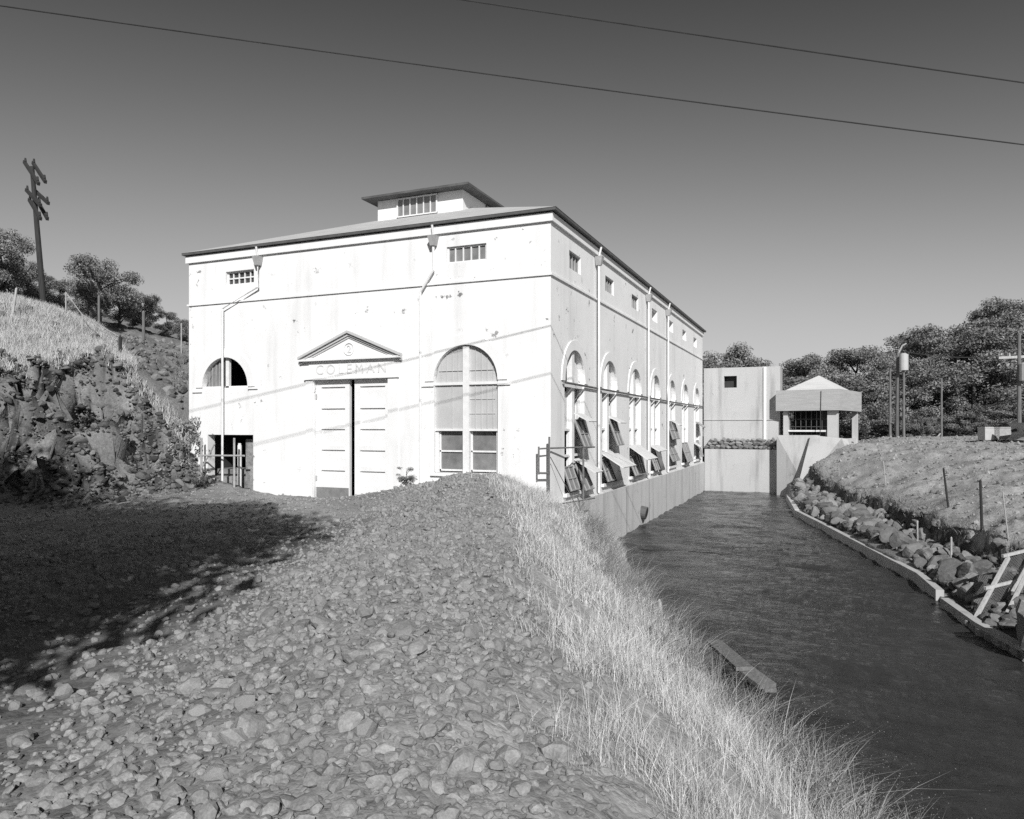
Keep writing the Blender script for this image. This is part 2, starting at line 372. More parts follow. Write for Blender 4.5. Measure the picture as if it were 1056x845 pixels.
def make_ground():
    gx, gy = CAMX+.98, CAMY-2.3; face = math.atan2(cy_, -sy_)
    a_in = np.linspace(-R(47), R(47), 620); a_out = np.linspace(R(47), 2*math.pi-R(47), 72)[1:-1]
    ang = face+np.r_[a_in, a_out]; rr = np.exp(np.arange(math.log(.4), math.log(900), .0095))
    Rr, Aa = np.meshgrid(rr, ang, indexing='ij'); X = gx+Rr*np.cos(Aa); Y = gy+Rr*np.sin(Aa)
    Z = H(X, Y); nr, na = X.shape
    V = np.c_[X.ravel(), Y.ravel(), Z.ravel()]; dcx, dcy = crag(*V.T)
    i = np.arange(nr-1)[:, None]*na; j = np.arange(na)[None, :]; j2 = (j+1) % na
    Fc = np.stack([i+j, i+na+j, i+na+j2, i+j2], -1).reshape(-1, 4)
    x, y, z = V.T
    tone = np.full(len(V), .25)*(1+.22*fbm(x, y, .35, 3)+.12*fbm(x, y, 2.2, 3))
    wheel = np.exp(-((x-x_of(CREST, y)+4.0)/1.7)**2)*smooth(-3, -8, y); tone *= 1-.38*wheel     # finer, darker material in the wheel track
    tone = tone*(1-bank_mask(x, y))+.17*bank_mask(x, y)*(1+.3*fbm(x, y, 1.4, 4))*(1-.88*smooth(.12, .3, fbm(x+50, z*1.3+y, .8, 4)))  # near-black patches paint the shade of hollows into the bank
    sm = slope_mask(x, y); tone = tone*(1-sm)+.2*sm*(1+.3*fbm(x, y, 1.1, 4))
    g = grassy(x, y); tone = tone*(1-g)+.34*g
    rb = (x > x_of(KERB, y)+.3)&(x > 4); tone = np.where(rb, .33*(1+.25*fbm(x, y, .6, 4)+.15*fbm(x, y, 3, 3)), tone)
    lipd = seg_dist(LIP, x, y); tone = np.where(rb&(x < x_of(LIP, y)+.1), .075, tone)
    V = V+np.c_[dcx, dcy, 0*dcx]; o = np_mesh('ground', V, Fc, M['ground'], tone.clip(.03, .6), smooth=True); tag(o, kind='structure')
    v0 = len(V)
make_ground()

# water sheet with real ripples
def make_water():
    ys = np.r_[np.arange(-30, -12, .25), np.arange(-12, 12, .11), np.arange(12, 27.95, .2), 27.9]; u = np.linspace(0, 1, 130)
    xl = np.where(ys > 5, -.05, x_of(BANK, ys)-1.3); xr = x_of(KERB, ys)+.05
    X = xl[:, None]+(xr-xl)[:, None]*u[None]; Y = np.repeat(ys[:, None], len(u), 1)
    Z = .065*fbm(X*.8+.3*Y, Y*1.5, .55, 5, .55)
    V = np.c_[X.ravel(), Y.ravel(), Z.ravel()]; n = len(u)
    i = np.arange(len(ys)-1)[:, None]*n; j = np.arange(n-1)[None]
    Fc = np.stack([i+j, i+j+1, i+n+j+1, i+n+j], -1).reshape(-1, 4)
    tag(np_mesh('water', V, Fc, M['water'], smooth=True), kind='structure')
make_water()

# ---------------------------------------------------------------- powerhouse
PH = empty('powerhouse', (0, 0, 0), 0, 'long whitewashed concrete powerhouse with arched windows and a low hip roof above the canal', 'building')
XL, YB = -13.36, 27.75
TOP = 9.92
SIDE_C = [2.12, 6.02, 9.87, 13.73, 17.58, 21.42, 25.4]
CLER = [2.15, 6.05, 9.85, 13.55, 17.38, 21.2, 24.88]
def wall_face(mb, u0, u1, z0, z1, ops, mp, depth=.32, seg=10):
    """a wall face with real openings. ops: (u0,u1,z0,zs,rise): straight up to zs, then an arch of that rise"""
    us = sorted({u0, u1}|{o[0] for o in ops}|{o[1] for o in ops})
    zs = sorted({z0, z1}|{o[2] for o in ops}|{o[3]+o[4] for o in ops}|{o[3] for o in ops})
    for a, b in zip(us[:-1], us[1:]):
        run = None
        for c, d in zip(zs[:-1], zs[1:]):
            um, zm = (a+b)/2, (c+d)/2
            hole = any(o[0] < um < o[1] and o[2] < zm < o[3]+o[4] for o in ops)
            if hole:
                if run is not None: mb.poly([mp(a, run, 0), mp(b, run, 0), mp(b, c, 0), mp(a, c, 0)]); run = None
            elif run is None: run = c
        if run is not None: mb.poly([mp(a, run, 0), mp(b, run, 0), mp(b, z1, 0), mp(a, z1, 0)])
    for a, b, c, s, rise in ops:
        out = [(a, c), (a, s)]
        if rise:
            m = (a+b)/2; hw = (b-a)/2; zt = s+rise
            arc = [(m-hw*math.cos(math.pi*k/(2*seg)), s+rise*math.sin(math.pi*k/(2*seg))) for k in range(2*seg+1)]
            for (x0, y0), (x1, y1) in zip(arc[:-1], arc[1:]):
                q = [mp(x0, y0, 0), mp(x1, y1, 0), mp(x1, zt, 0), mp(x0, zt, 0)]
                if abs(y0-zt) < 1e-6: q = q[:3]
                if abs(y1-zt) < 1e-6: q = [q[0], q[1], q[3]]
                mb.poly(q)
            out += arc[1:-1]
        out += [(b, s), (b, c)]
        for (x0, y0), (x1, y1) in zip(out, out[1:]+out[:1]):
            mb.poly([mp(x0, y0, 0), mp(x1, y1, 0), mp(x1, y1, depth), mp(x0, y0, depth)])
fm = lambda u, z, d: (u, d, z)
sm_ = lambda u, z, d: (-d, u, z)
FRONT = [(-12.72, -10.72, 5.34, 5.36, 1.02), (-12.5, -10.5, 1.5, 3.75, 0), (-8.03, -5.25, 1.5, 5.5, 0), (-3.66, -1.6, 2.68, 5.36, 1.03),
         (-11.69, -10.47, 8.8, 9.26, 0), (-3.24, -1.96, 8.8, 9.28, 0)]
SIDE = [(c-.96, c+.96, 2.08, 5.36, 1.02) for c in SIDE_C]+[(c-.56, c+.56, 8.72, 9.25, 0) for c in CLER]
wb = MB()
wall_face(wb, XL, 0, .6, TOP, FRONT, fm)
wall_face(wb, 0, YB, 1.75, TOP, SIDE, sm_)
wb.poly([(XL, 0, .6), (XL, YB, .6), (XL, YB, TOP), (XL, 0, TOP)]).poly([(XL, YB, .6), (0, YB, .6), (0, YB, TOP), (XL, YB, TOP)])
wb.build('wall', M['wall'], PH)
# near-black lining, floor and partitions added to keep the inside dark
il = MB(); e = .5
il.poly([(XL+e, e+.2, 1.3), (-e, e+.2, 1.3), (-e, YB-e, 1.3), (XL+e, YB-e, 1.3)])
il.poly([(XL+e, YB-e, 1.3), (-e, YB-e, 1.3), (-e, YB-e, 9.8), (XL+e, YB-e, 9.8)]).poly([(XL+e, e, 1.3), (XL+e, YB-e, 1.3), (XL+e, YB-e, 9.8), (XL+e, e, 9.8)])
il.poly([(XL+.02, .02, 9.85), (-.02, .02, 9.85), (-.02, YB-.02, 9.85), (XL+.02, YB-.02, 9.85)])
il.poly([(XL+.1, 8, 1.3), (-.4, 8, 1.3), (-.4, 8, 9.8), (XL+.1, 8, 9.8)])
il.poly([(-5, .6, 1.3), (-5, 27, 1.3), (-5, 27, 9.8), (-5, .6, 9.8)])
il.build('dark_lining', M['interior'], PH)
# plinth on the canal side, stained, dropping into the water
pl = MB().box(-.2, .11, .02, YB+.1, -1.6, 1.78); pl.prism([(.11, .02, 1.78), (-.1, .02, 1.9), (-.1, .02, 1.78)], (0, YB, 0)); pl.build('plinth', M['plinth'], PH)
for y in (4.9, 8.0, 11.9, 15.7, 19.6, 23.4): MB().box(.11, .114, y, y+.03, -.3, 1.76).build('plinth_joint', M['eave'], PH)
ho = MB().tube([(.05, 10.5, .55), (.32, 10.5, .5)], .26, 16); ho.build('outfall_pipe', M['eave'], PH)
MB().tube([(.10, 10.5, .55), (.325, 10.5, .5)], .21, 14).build('outfall_mouth', M['interior'], PH)
# mouldings
sc_ = MB(); sc_.box(XL-.05, .05, -.05, .0, 8.20, 8.26).box(.0, .05, 0, YB+.05, 8.20, 8.26); sc_.build('string_course', M['trim'], PH)
co = MB(); co.box(XL-.08, .08, -.08, -.001, 9.68, 9.915).box(.001, .08, -.001, YB+.08, 9.68, 9.915); co.build('cornice', M['trim'], PH)
ev = MB(); ev.box(XL-.16, .2, -.17, YB+.2, 9.945, 10.02); ev.build('eave', M['eave'], PH)
PITCH = .385; rz0 = 10.02; hw = (-XL+.36)/2; mx = (XL+.04)/2-.0; rzt = rz0+hw*PITCH
xa, xb_, ya, yb_ = XL-.17, .21, -.18, YB+.21; mx = (xa+xb_)/2; hw = (xb_-xa)/2
rf = MB(); T1, T2 = (mx, ya+hw, rz0+hw*PITCH), (mx, yb_-hw, rz0+hw*PITCH)
c1, c2, c3, c4 = (xa, ya, rz0+.003), (xb_, ya, rz0+.003), (xb_, yb_, rz0+.003), (xa, yb_, rz0+.003)
rf.poly([c1, c2, T1]).poly([c2, c3, T2, T1]).poly([c3, c4, T2]).poly([c4, c1, T1, T2]); rf.build('roof', M['roof'], PH)
# ridge monitor
mo = MB(); mo.box(-8.4, -4.85, 4.2, 23.4, 10.6, 12.44); mon = mo.build('roof_monitor', M['trim'], PH)
er = MB(); er.box(-8.83, -4.42, 3.76, 23.84, 12.45, 12.52); er.build('eave', M['eave'], mon)
mr = MB(); k = 2.2; z0 = 12.523; a_, b_, c_, d_ = (-8.83, 3.76, z0), (-4.42, 3.76, z0), (-4.42, 23.84, z0), (-8.83, 23.84, z0); t1, t2 = (-6.62, 5.96, z0+.42), (-6.62, 21.6, z0+.42)
mr.poly([a_, b_, t1]).poly([b_, c_, t2, t1]).poly([c_, d_, t2]).poly([d_, a_, t1, t2]); mr.build('monitor_roof', M['roof'], mon)
def muntin_window(name, u0, u1, z0, z1, mp, ncol, nrow, pane, parent, depth=.14, bar=.045, barmat='sashgrey', panemat='dirty'):
    """pane set back in its opening with a raised grid of glazing bars"""
    def slab(mb, a, b, c, d, d0, d1):
        P = [mp(a, c, d0), mp(b, c, d0), mp(b, d, d0), mp(a, d, d0)]; Q = [mp(a, c, d1), mp(b, c, d1), mp(b, d, d1), mp(a, d, d1)]
        i = len(mb.v); mb.v += P+Q
        for f in ((0, 1, 2, 3), (7, 6, 5, 4), (0, 4, 5, 1), (1, 5, 6, 2), (2, 6, 7, 3), (3, 7, 4, 0)): mb.f.append(tuple(i+q for q in f))
    fr = MB()
    for k in range(ncol+1):
        u = u0+(u1-u0)*k/ncol; w_ = bar*(1.2 if k in (0, ncol) else .8)/2; u = min(max(u, u0+w_), u1-w_)
        slab(fr, u-w_, u+w_, z0, z1, depth-.04, depth)
    for k in range(nrow+1):
        z = z0+(z1-z0)*k/nrow; w_ = bar/2; z = min(max(z, z0+w_), z1-w_)
        slab(fr, u0, u1, z-w_, z+w_, depth-.043, depth-.003)
    o = fr.build(name, M[barmat], parent)
    if pane:
        pn = MB(); slab(pn, u0+.01, u1-.01, z0+.01, z1-.01, depth+.005, depth+.015); pn.build('pane', M[panemat], o)
    return o
muntin_window('clerestory_window', -11.69, -10.47, 8.8, 9.26, fm, 5, 2, True, PH, panemat='darkglass', barmat='whitepaint')
muntin_window('clerestory_window', -3.24, -1.96, 8.8, 9.28, fm, 5, 1, True, PH, panemat='dirty', barmat='whitepaint', depth=.1)
muntin_window('monitor_window', -7.55, -5.85, 11.72, 12.42, lambda u, z, d: (u, 4.2+d, z), 6, 1, True, mon, depth=-.02, panemat='dirty', barmat='whitepaint')
muntin_window('monitor_window', 6.1, 8.3, 11.75, 12.4, lambda u, z, d: (-4.85-d, u, z), 6, 1, True, mon, depth=-.02, panemat='darkglass')
muntin_window('monitor_window', 11, 13.2, 11.75, 12.4, lambda u, z, d: (-4.85-d, u, z), 6, 1, True, mon, depth=-.02, panemat='darkglass')
for i, c in enumerate(CLER):
    muntin_window('clerestory_window', c-.56, c+.56, 8.72, 9.25, sm_, 4, 1, i < 3, PH, panemat='dirty', depth=.12 if i < 3 else .26, bar=.04)

def arch_pts(c, hw, zs, rise, n=20): return [(c-hw*math.cos(math.pi*k/n), zs+rise*math.sin(math.pi*k/n)) for k in range(n+1)]
def archivolt(mb, c, hw, zs, mp, wid=.30, proud=.035, legs=.12):
    a = arch_pts(c, hw+.005, zs, hw+.01); b = arch_pts(c, hw+wid, zs, hw+wid+.005)
    for (p0, p1, q0, q1) in zip(a[:-1], a[1:], b[:-1], b[1:]):
        mb.poly([mp(*p0, -proud), mp(*p1, -proud), mp(*q1, -proud), mp(*q0, -proud)])
        mb.poly([mp(*q0, -proud), mp(*q1, -proud), mp(*q1, .01), mp(*q0, .01)]); mb.poly([mp(*p0, -proud), mp(*p1, -proud), mp(*p1, .01), mp(*p0, .01)])
def slabm(mb, a, b, c, d, d0, d1, mp):
    P = [mp(a, c, d0), mp(b, c, d0), mp(b, d, d0), mp(a, d, d0)]; Q = [mp(a, c, d1), mp(b, c, d1), mp(b, d, d1), mp(a, d, d1)]
    i = len(mb.v); mb.v += P+Q
    for f in ((0, 1, 2, 3), (7, 6, 5, 4), (0, 4, 5, 1), (1, 5, 6, 2), (2, 6, 7, 3), (3, 7, 4, 0)): mb.f.append(tuple(i+q for q in f))
def arch_panel(mb, c, u0, u1, hw, zs, rise, z0, d, mp, n=10):
    """flat panel filling part u0..u1 of an arch head"""
    pts = [(u0, z0), (u1, z0)]
    for k in range(n+1):
        u = u1+(u0-u1)*k/n; t = max(0, 1-((u-c)/hw)**2); pts.append((u, zs+rise*math.sqrt(t)))
    mb.poly([mp(u, z, d) for u, z in pts])
# lunette over the pit (left): left half glazed and barred, right half open
lun = MB(); c = -11.72; slabm(lun, c-.07, c+.07, 5.34, 6.36, .1, .2, fm); slabm(lun, c-.99, c+1.0, 5.34, 5.40, .1, .2, fm)
LU = lun.build('lunette_window', M['whitepaint'], PH)
q = MB(); arch_panel(q, c, c-1.0, c-.07, 1.0, 5.36, 1.0, 5.4, .16, fm); q.build('pane', M['dirty'], LU)
q = MB()
for k in range(1, 6):
    u = c-.07-.155*k; slabm(q, u-.012, u+.012, 5.4, 5.36+math.sqrt(max(.01, 1-((u-c)/1.0)**2)), .13, .155, fm)
q.build('glazing_bar', M['sashgrey'], LU)
q = MB(); archivolt(q, c, 1.0, 5.36, fm); slabm(q, c-1.45, c-1.02, 5.2, 5.25, -.05, .01, fm); slabm(q, c+1.02, c+1.42, 5.27, 5.32, -.05, .01, fm); q.build('arch_moulding', M['trim'], LU)
# big arched window right of the door
c, hw_ = -2.63, 1.03
wm = MB(); slabm(wm, c-.1, c+.1, 2.68, 6.37, .03, .2, fm); slabm(wm, c-hw_, c-.1, 5.24, 5.32, .03, .2, fm); slabm(wm, c+.1, c+hw_, 5.24, 5.32, .03, .2, fm)
for u in (c-hw_, c+hw_-.09): slabm(wm, u, u+.09, 2.68, 3.94, .12, .2, fm)
slabm(wm, c-hw_, c-.1, 3.90, 3.96, .06, .2, fm); slabm(wm, c+.1, c+hw_, 3.90, 3.96, .06, .2, fm)
AW = wm.build('arched_window', M['whitepaint'], PH)
q = MB()
for u0, u1 in ((c-hw_, c-.1), (c+.1, c+hw_)): arch_panel(q, c, u0, u1, hw_, 5.36, 1.03, 5.32, .11, fm)
q.build('pane', M['frosted'], AW)
q = MB()
for u0, u1 in ((c-hw_, c-.1), (c+.1, c+hw_)): q.poly([fm(u0, 3.96, .1), fm(u1, 3.96, .1), fm(u1, 5.24, .1), fm(u0, 5.24, .1)])
q.build('pane', M['frosted'], AW)
q = MB()
for s_ in (-1, 1):
    for k in (1, 2, 3, 4):
        u = c+s_*(.1+.186*k); z1 = 5.36+1.03*math.sqrt(max(.02, 1-((u-c)/hw_)**2)); slabm(q, u-.008, u+.008, 5.32, z1-.02, .085, .11, fm)
        if s_ > 0 or k == 2: slabm(q, u-.008, u+.008, 3.97, 5.24, .075, .1, fm)
    for z in (4.4, 4.82, 5.66):
        if s_ > 0 or z > 5: slabm(q, c+s_*.1 if s_ > 0 else c-hw_+.12, c+hw_-.12 if s_ > 0 else c-.1, z-.007, z+.007, .08, .105, fm)
q.build('glazing_bar', M['frosted'], AW)
for u0, u1 in ((c-hw_+.09, c-.1), (c+.1, c+hw_-.09)):
    q = MB(); slabm(q, u0, u1, 3.28, 3.33, .19, .235, fm); slabm(q, u0, u0+.04, 2.72, 3.88, .19, .232, fm); slabm(q, u1-.04, u1, 2.72, 3.88, .19, .232, fm); slabm(q, u0, u1, 2.72, 2.77, .19, .235, fm)
    sh = q.build('lower_sash', M['whitepaint'], AW)
    q = MB().poly([fm(u0, 2.7, .24), fm(u1, 2.7, .24), fm(u1, 3.9, .24), fm(u0, 3.9, .24)]); q.build('pane', M['dirty'], AW)
q = MB(); archivolt(q, c, hw_, 5.36, fm); slabm(q, c-1.43, c-1.03, 5.21, 5.26, -.05, .01, fm); slabm(q, c+1.03, c+1.43, 5.21, 5.26, -.05, .01, fm); q.build('arch_moulding', M['trim'], AW)
q = MB(); slabm(q, c-1.12, c+1.12, 2.58, 2.68, -.08, .1, fm); q.build('sill', M['trim'], AW)
# canal side windows; each with sashes hanging open differently
# flap: (column, hinge z, length, angle out from the wall, material)
FL = [
 [(1, 4.45, .55, 62, 'flap_white'), (1, 4.25, .95, 22, 'dirty'), (1, 3.05, .8, 60, 'flap_white'), (1, 2.95, .95, 24, 'dirty'), (0, 2.85, .75, 20, 'dirty')],
 [(1, 4.4, .5, 62, 'flap_white'), (1, 4.3, 1.0, 20, 'dirty'), (2, 3.15, .95, 58, 'flap_white'), (0, 2.9, .8, 20, 'dirty'), (1, 2.9, .85, 22, 'darkglass')],
 [(2, 3.3, .95, 55, 'flap_white'), (0, 2.85, .8, 22, 'dirty'), (1, 2.95, .9, 18, 'dirty')],
 [(2, 3.2, .5, 60, 'flap_white'), (0, 2.85, .8, 20, 'dirty'), (1, 3.05, 1.05, 18, 'darkglass')],
 [(1, 4.35, .5, 60, 'flap_white'), (2, 4.3, .95, 18, 'dirty'), (2, 3.0, .75, 24, 'dirty')],
 [(0, 3.15, 1.1, 20, 'dirty'), (1, 3.15, 1.1, 18, 'dirty')],
 [(1, 4.3, .55, 55, 'dirty'), (1, 3.2, 1.05, 18, 'dirty'), (0, 3.1, .5, 60, 'flap_white')]]
for i, c in enumerate(SIDE_C):
    hw_ = .96; fr = MB()
    slabm(fr, c-.11, c+.11, 2.08, 6.3, .05, .22, sm_); slabm(fr, c-hw_, c-.11, 5.2, 5.3, .05, .22, sm_); slabm(fr, c+.11, c+hw_, 5.2, 5.3, .05, .22, sm_)
    for u0, u1 in ((c-hw_, c-.11), (c+.11, c+hw_)):
        slabm(fr, u0, u1, 3.9, 3.97, .12, .22, sm_); slabm(fr, u0, u0+.05, 2.08, 5.2, .14, .22, sm_); slabm(fr, u1-.05, u1, 2.08, 5.2, .14, .22, sm_); slabm(fr, u0, u1, 3.12, 3.19, .12, .22, sm_)
    SW = fr.build('arched_window', M['whitepaint'], PH)
    q = MB()                                      # arch head sheets: the first window's left one is broken out
    if i > 0: arch_panel(q, c, c-hw_, c-.11, hw_, 5.36, 1.0, 5.3, .17, sm_)
    arch_panel(q, c, c+.11, c+hw_, hw_, 5.36, 1.0, 5.3, .19, sm_); q.build('pane', M['flap_white'], SW)
    q = MB()
    slabm(q, c-hw_+.05, c-.11, 3.97, 5.08 if i < 2 else 5.2, .2, .21, sm_)
    if i not in (0, 1, 4): slabm(q, c+.11, c+hw_-.05, 3.97, 5.1, .2, .21, sm_)
    q.build('pane', M['frosted'], SW)
    if i in (2, 5):
        q = MB(); slabm(q, c-hw_+.05, c-.11, 4.3, 4.4, .188, .198, sm_); slabm(q, c-hw_+.05, c-.11, 4.75, 4.82, .188, .198, sm_); q.build('glazing_bar', M['eave'], SW)
    if i in (3, 5, 6):
        q = MB(); slabm(q, c-hw_+.05, c-.11, 3.2, 3.9, .2, .21, sm_); q.build('pane', M['frosted'], SW)
    for colm, hz, ln, an, mt in FL[i]:
        u0, u1 = {0: (c-hw_+.04, c-.09), 1: (c+.09, c+hw_-.04), 2: (c-hw_+.04, c+hw_-.04)}[colm]
        dx, dz = ln*math.sin(R(an)), -ln*math.cos(R(an)); nx, nz = math.cos(R(an))*.03, math.sin(R(an))*.03
        q = MB().prism([(-.06, u0, hz), (-.06+dx, u0, hz+dz), (-.06+dx-nx, u0, hz+dz-nz), (-.06-nx, u0, hz-nz)], (0, u1-u0, 0))
        fl = q.build('open_sash', M[mt], SW)
        if mt == 'dirty':
            q = MB(); ex, ez = nx*.5, nz*.5
            for t in (0.02, .5, .97): q.beam((-.06+dx*t+ex, u0, hz+dz*t+ez), (-.06+dx*t+ex, u1, hz+dz*t+ez), .05, .03)
            for u in (u0+.02, (u0+u1)/2, u1-.02): q.beam((-.06+ex*1.2, u, hz+ez*1.2), (-.06+dx+ex*1.2, u, hz+dz+ez*1.2), .03, .03)
            q.build('glazing_bar', M['sashgrey'], SW)
    q = MB(); archivolt(q, c, hw_, 5.36, sm_, wid=.3); q.build('arch_moulding', M['trim'], SW)
    q = MB(); slabm(q, c-1.05, c+1.05, 1.98, 2.08, -.1, .1, sm_); q.build('sill', M['trim'], SW)
MB().tube([(.07, .9, 5.30), (.07, 9, 5.27), (.07, 18, 5.24), (.07, YB, 5.27)], .035, 6).build('conduit', M['rustpipe'], PH)
# door, surround, pediment, lettering
for side, (u0, u1) in enumerate(((-8.02, -6.74), (-6.55, -5.26))):
    d0 = .17; q = MB(); slabm(q, u0, u1, 1.7, 5.49, d0, d0+.06, fm)
    rails = [(5.28, 5.49), (4.6, 4.74), (3.95, 4.09), (3.29, 3.43), (2.64, 2.78), (1.7, 2.2)]
    for a, b in rails: slabm(q, u0+.2, u1-.17, a, b, d0-.055, d0, fm)
    slabm(q, u0, u0+.2, 1.7, 5.49, d0-.055, d0, fm); slabm(q, u1-.17, u1, 1.7, 5.49, d0-.055, d0, fm)
    L_ = q.build('door_leaf', M['door'], PH)
    if side == 0:
        q = MB(); slabm(q, u0+.02, u1-.03, 1.72, 2.1, d0-.075, d0-.056, fm); q.build('kick_plate', M['kick'], L_)
    q = MB()
    for z in (2.3, 4.9):
        hx = u0 if side == 0 else u1-.04; slabm(q, hx, hx+.04, z, z+.16, d0-.08, d0-.056, fm)
    q.build('hinge', M['pipe'], L_)
dk = MB(); slabm(dk, -6.8, -6.5, 1.5, 5.5, .5, .55, fm); dk.build('dark_gap_sheet', M['interior'], PH)  # near-black sheet painted as the unlit gap between the leaves
su = MB(); slabm(su, -8.32, -8.04, 1.5, 5.5, -.04, .01, fm); slabm(su, -5.24, -4.9, 1.5, 5.5, -.04, .01, fm); slabm(su, -8.36, -4.85, 5.51, 5.56, -.09, .01, fm); slabm(su, -8.2, -5.02, 5.56, 6.1, -.03, .01, fm)
su.build('door_surround', M['trim'], PH)
pe = MB(); A_, B_, T_ = (-8.52, 6.12), (-4.74, 6.12), (-6.63, 6.93)
pe.prism([fm(-8.3, 6.20, 0), fm(-4.96, 6.20, 0), fm(-6.63, 6.84, 0)], (0, -.05, 0))
PE = pe.build('pediment', M['trim'], PH)
q = MB(); slabm(q, -8.5, -4.76, 6.1, 6.16, -.17, .01, fm); slabm(q, -8.42, -4.84, 6.16, 6.2, -.1, .01, fm); q.build('pediment_base', M['trim'], PE)
q = MB()
for sx in (-1, 1):
    ex = -6.63+sx*1.89
    for (o0, o1, dd) in ((-.005, .07, .2), (-.085, -.008, .13), (-.15, -.088, .085)):
        q.prism([fm(ex, 6.165+o0, 0), fm(-6.63, 6.93+o0, 0), fm(-6.63, 6.93+o1, 0), fm(ex, 6.165+o1, 0)], (0, -dd, 0))
q.build('raking_cornice', M['concrete_light'], PE)
q = MB(); n = 28
for k in range(n):
    a0, a1 = 2*math.pi*k/n, 2*math.pi*(k+1)/n
    P = lambda a, r, d: fm(-6.63+r*math.cos(a), 6.44+r*math.sin(a), d)
    q.poly([P(a0, .17, -.085), P(a1, .17, -.085), P(a1, .2, -.085), P(a0, .2, -.085)]); q.poly([P(a0, .2, -.085), P(a1, .2, -.085), P(a1, .2, -.05), P(a0, .2, -.05)]); q.poly([P(a0, .17, -.085), P(a1, .17, -.085), P(a1, .17, -.05), P(a0, .17, -.05)])
q.build('emblem_ring', M['trim'], PE)
def text(name, body, size, loc, ext, m, parent, spacing=1.):
    cu = bpy.data.curves.new(name, 'FONT'); cu.body = body; cu.size = size; cu.extrude = ext; cu.align_x = 'CENTER'; cu.space_character = spacing
    cu.materials.append(m); o = bpy.data.objects.new(name, cu); COL.objects.link(o); me = bpy.data.meshes.new_from_object(o.evaluated_get(bpy.context.evaluated_depsgraph_get())); bpy.data.objects.remove(o); o = bpy.data.objects.new(name, me); COL.objects.link(o); o.location = loc; o.rotation_euler = (R(90), 0, 0); o.parent = parent; return o
text('emblem', '2', .34, (-6.63, -.062, 6.32), .012, M['faint'], PE)
text('lettering', 'COLEMAN', .44, (-6.6, -.036, 5.68), .010, M['faint'], PH, 1.42)
# rainwater pipes
def drain(x0, z0, kx, kz, zend, mp, head=True):
    q = MB(); P = lambda u, z, d=-.12: mp(u, z, d)
    q.tube([P(x0, z0+.05, -.2), P(x0, 9.62)], .035, 8).tube([P(x0, 9.5), P(x0, kz+.62), P(kx, kz), P(kx, zend)], .038, 8)
    o = q.build('downpipe', M['whitepaint'], PH)
    h_ = MB(); a, b = x0-.13, x0+.13
    i = len(h_.v); h_.v += [P(a, 9.62, -.01), P(b, 9.62, -.01), P(b, 9.62, -.26), P(a, 9.62, -.26), P(x0-.07, 9.33, -.03), P(x0+.07, 9.33, -.03), P(x0+.07, 9.33, -.2), P(x0-.07, 9.33, -.2)]
    for f in ((0, 1, 2, 3), (7, 6, 5, 4), (0, 4, 5, 1), (1, 5, 6, 2), (2, 6, 7, 3), (3, 7, 4, 0)): h_.f.append(f)
    h_.build('leader_head', M['pipe'], o)
drain(-10.2, 9.88, -11.72, 8.0, 2.2, fm); drain(-3.62, 9.88, -4.06, 8.0, 2.0, fm)
for y in (4.3, 11.8, 16.1): drain(y, 9.88, y+.0, 8.9, 1.85, sm_)

# pit opening at the lower left corner
PG = empty('pipe_barrier', (-11.5, -.35, 1.9), 0, 'pale pipe barrier with two uprights across the dark opening under the lunette window', 'barrier')
for x in (-.92, .52): MB().tube([(x, 0, -.3), (x, 0, 1.75)], .035, 8).build('post', M['pipe'], PG)
MB().tube([(-1.0, 0, 1.15), (.95, 0, 1.17)], .03, 8).build('rail', M['pipe'], PG)
MB().tube([(-.9, .02, .75), (-.35, .02, 1.55)], .025, 8).build('brace', M['pipe'], PG)
ps = empty('white_post', (-11.32, .25, 1.5), 0, 'short white post standing just inside the dark lower opening', 'post')
MB().tube([(0, 0, 0), (0, 0, 1.9)], .07, 10).build('post_shaft', M['whitepaint'], ps); MB().tube([(0, 0, 1.9), (0, 0, 1.96)], .05, 10).build('post_top', M['whitepaint'], ps)
st = empty('rough_stone_wall', (-11.5, 1.1, 1.2), 0, 'rough stone wall in the shade behind the lower left opening', 'wall')
MB().box(-1.3, .35, -.5, .4, 0, 1.35).box(.352, 1.3, -.75, 0, 0, 2.4).box(-1.3, -.4, -.6, -.502, 0, 1.1).build('masonry', M['rubble'], st)

# guard rail at the canal corner
GR = empty('pipe_railing', (.18, -.3, 1.7), 0, 'rusty pipe guard rail at the canal corner of the white building', 'railing')
for (x, y, z0, z1) in ((-.12, .02, -.0, 2.05), (.22, 2.0, -.4, 1.72)):
    if z1: MB().tube([(x, y, z0), (x, y, z1)], .03, 8).build('post', M['rustpipe'], GR)
MB().tube([(-.42, .0, 1.02), (-.42, .0, 1.78)], .026, 8).build('post', M['rustpipe'], GR)
for z in (1.72, .16): MB().tube([(-.42 if z > 1 else -.12, .0, z), (-.12, .02, z+.02), (.22, 2.0, z+.0), (.3, 2.9, z-.02)], .022, 8).build('rail', M['rustpipe'], GR)
MB().tube([(-.42, 0, 1.06), (-.12, .02, 1.06)], .03, 8).build('rail', M['rustpipe'], GR)
MB().tube([(-.1, .05, 1.5), (.2, 1.6, -.1)], .012, 6).build('brace', M['rustpipe'], GR)

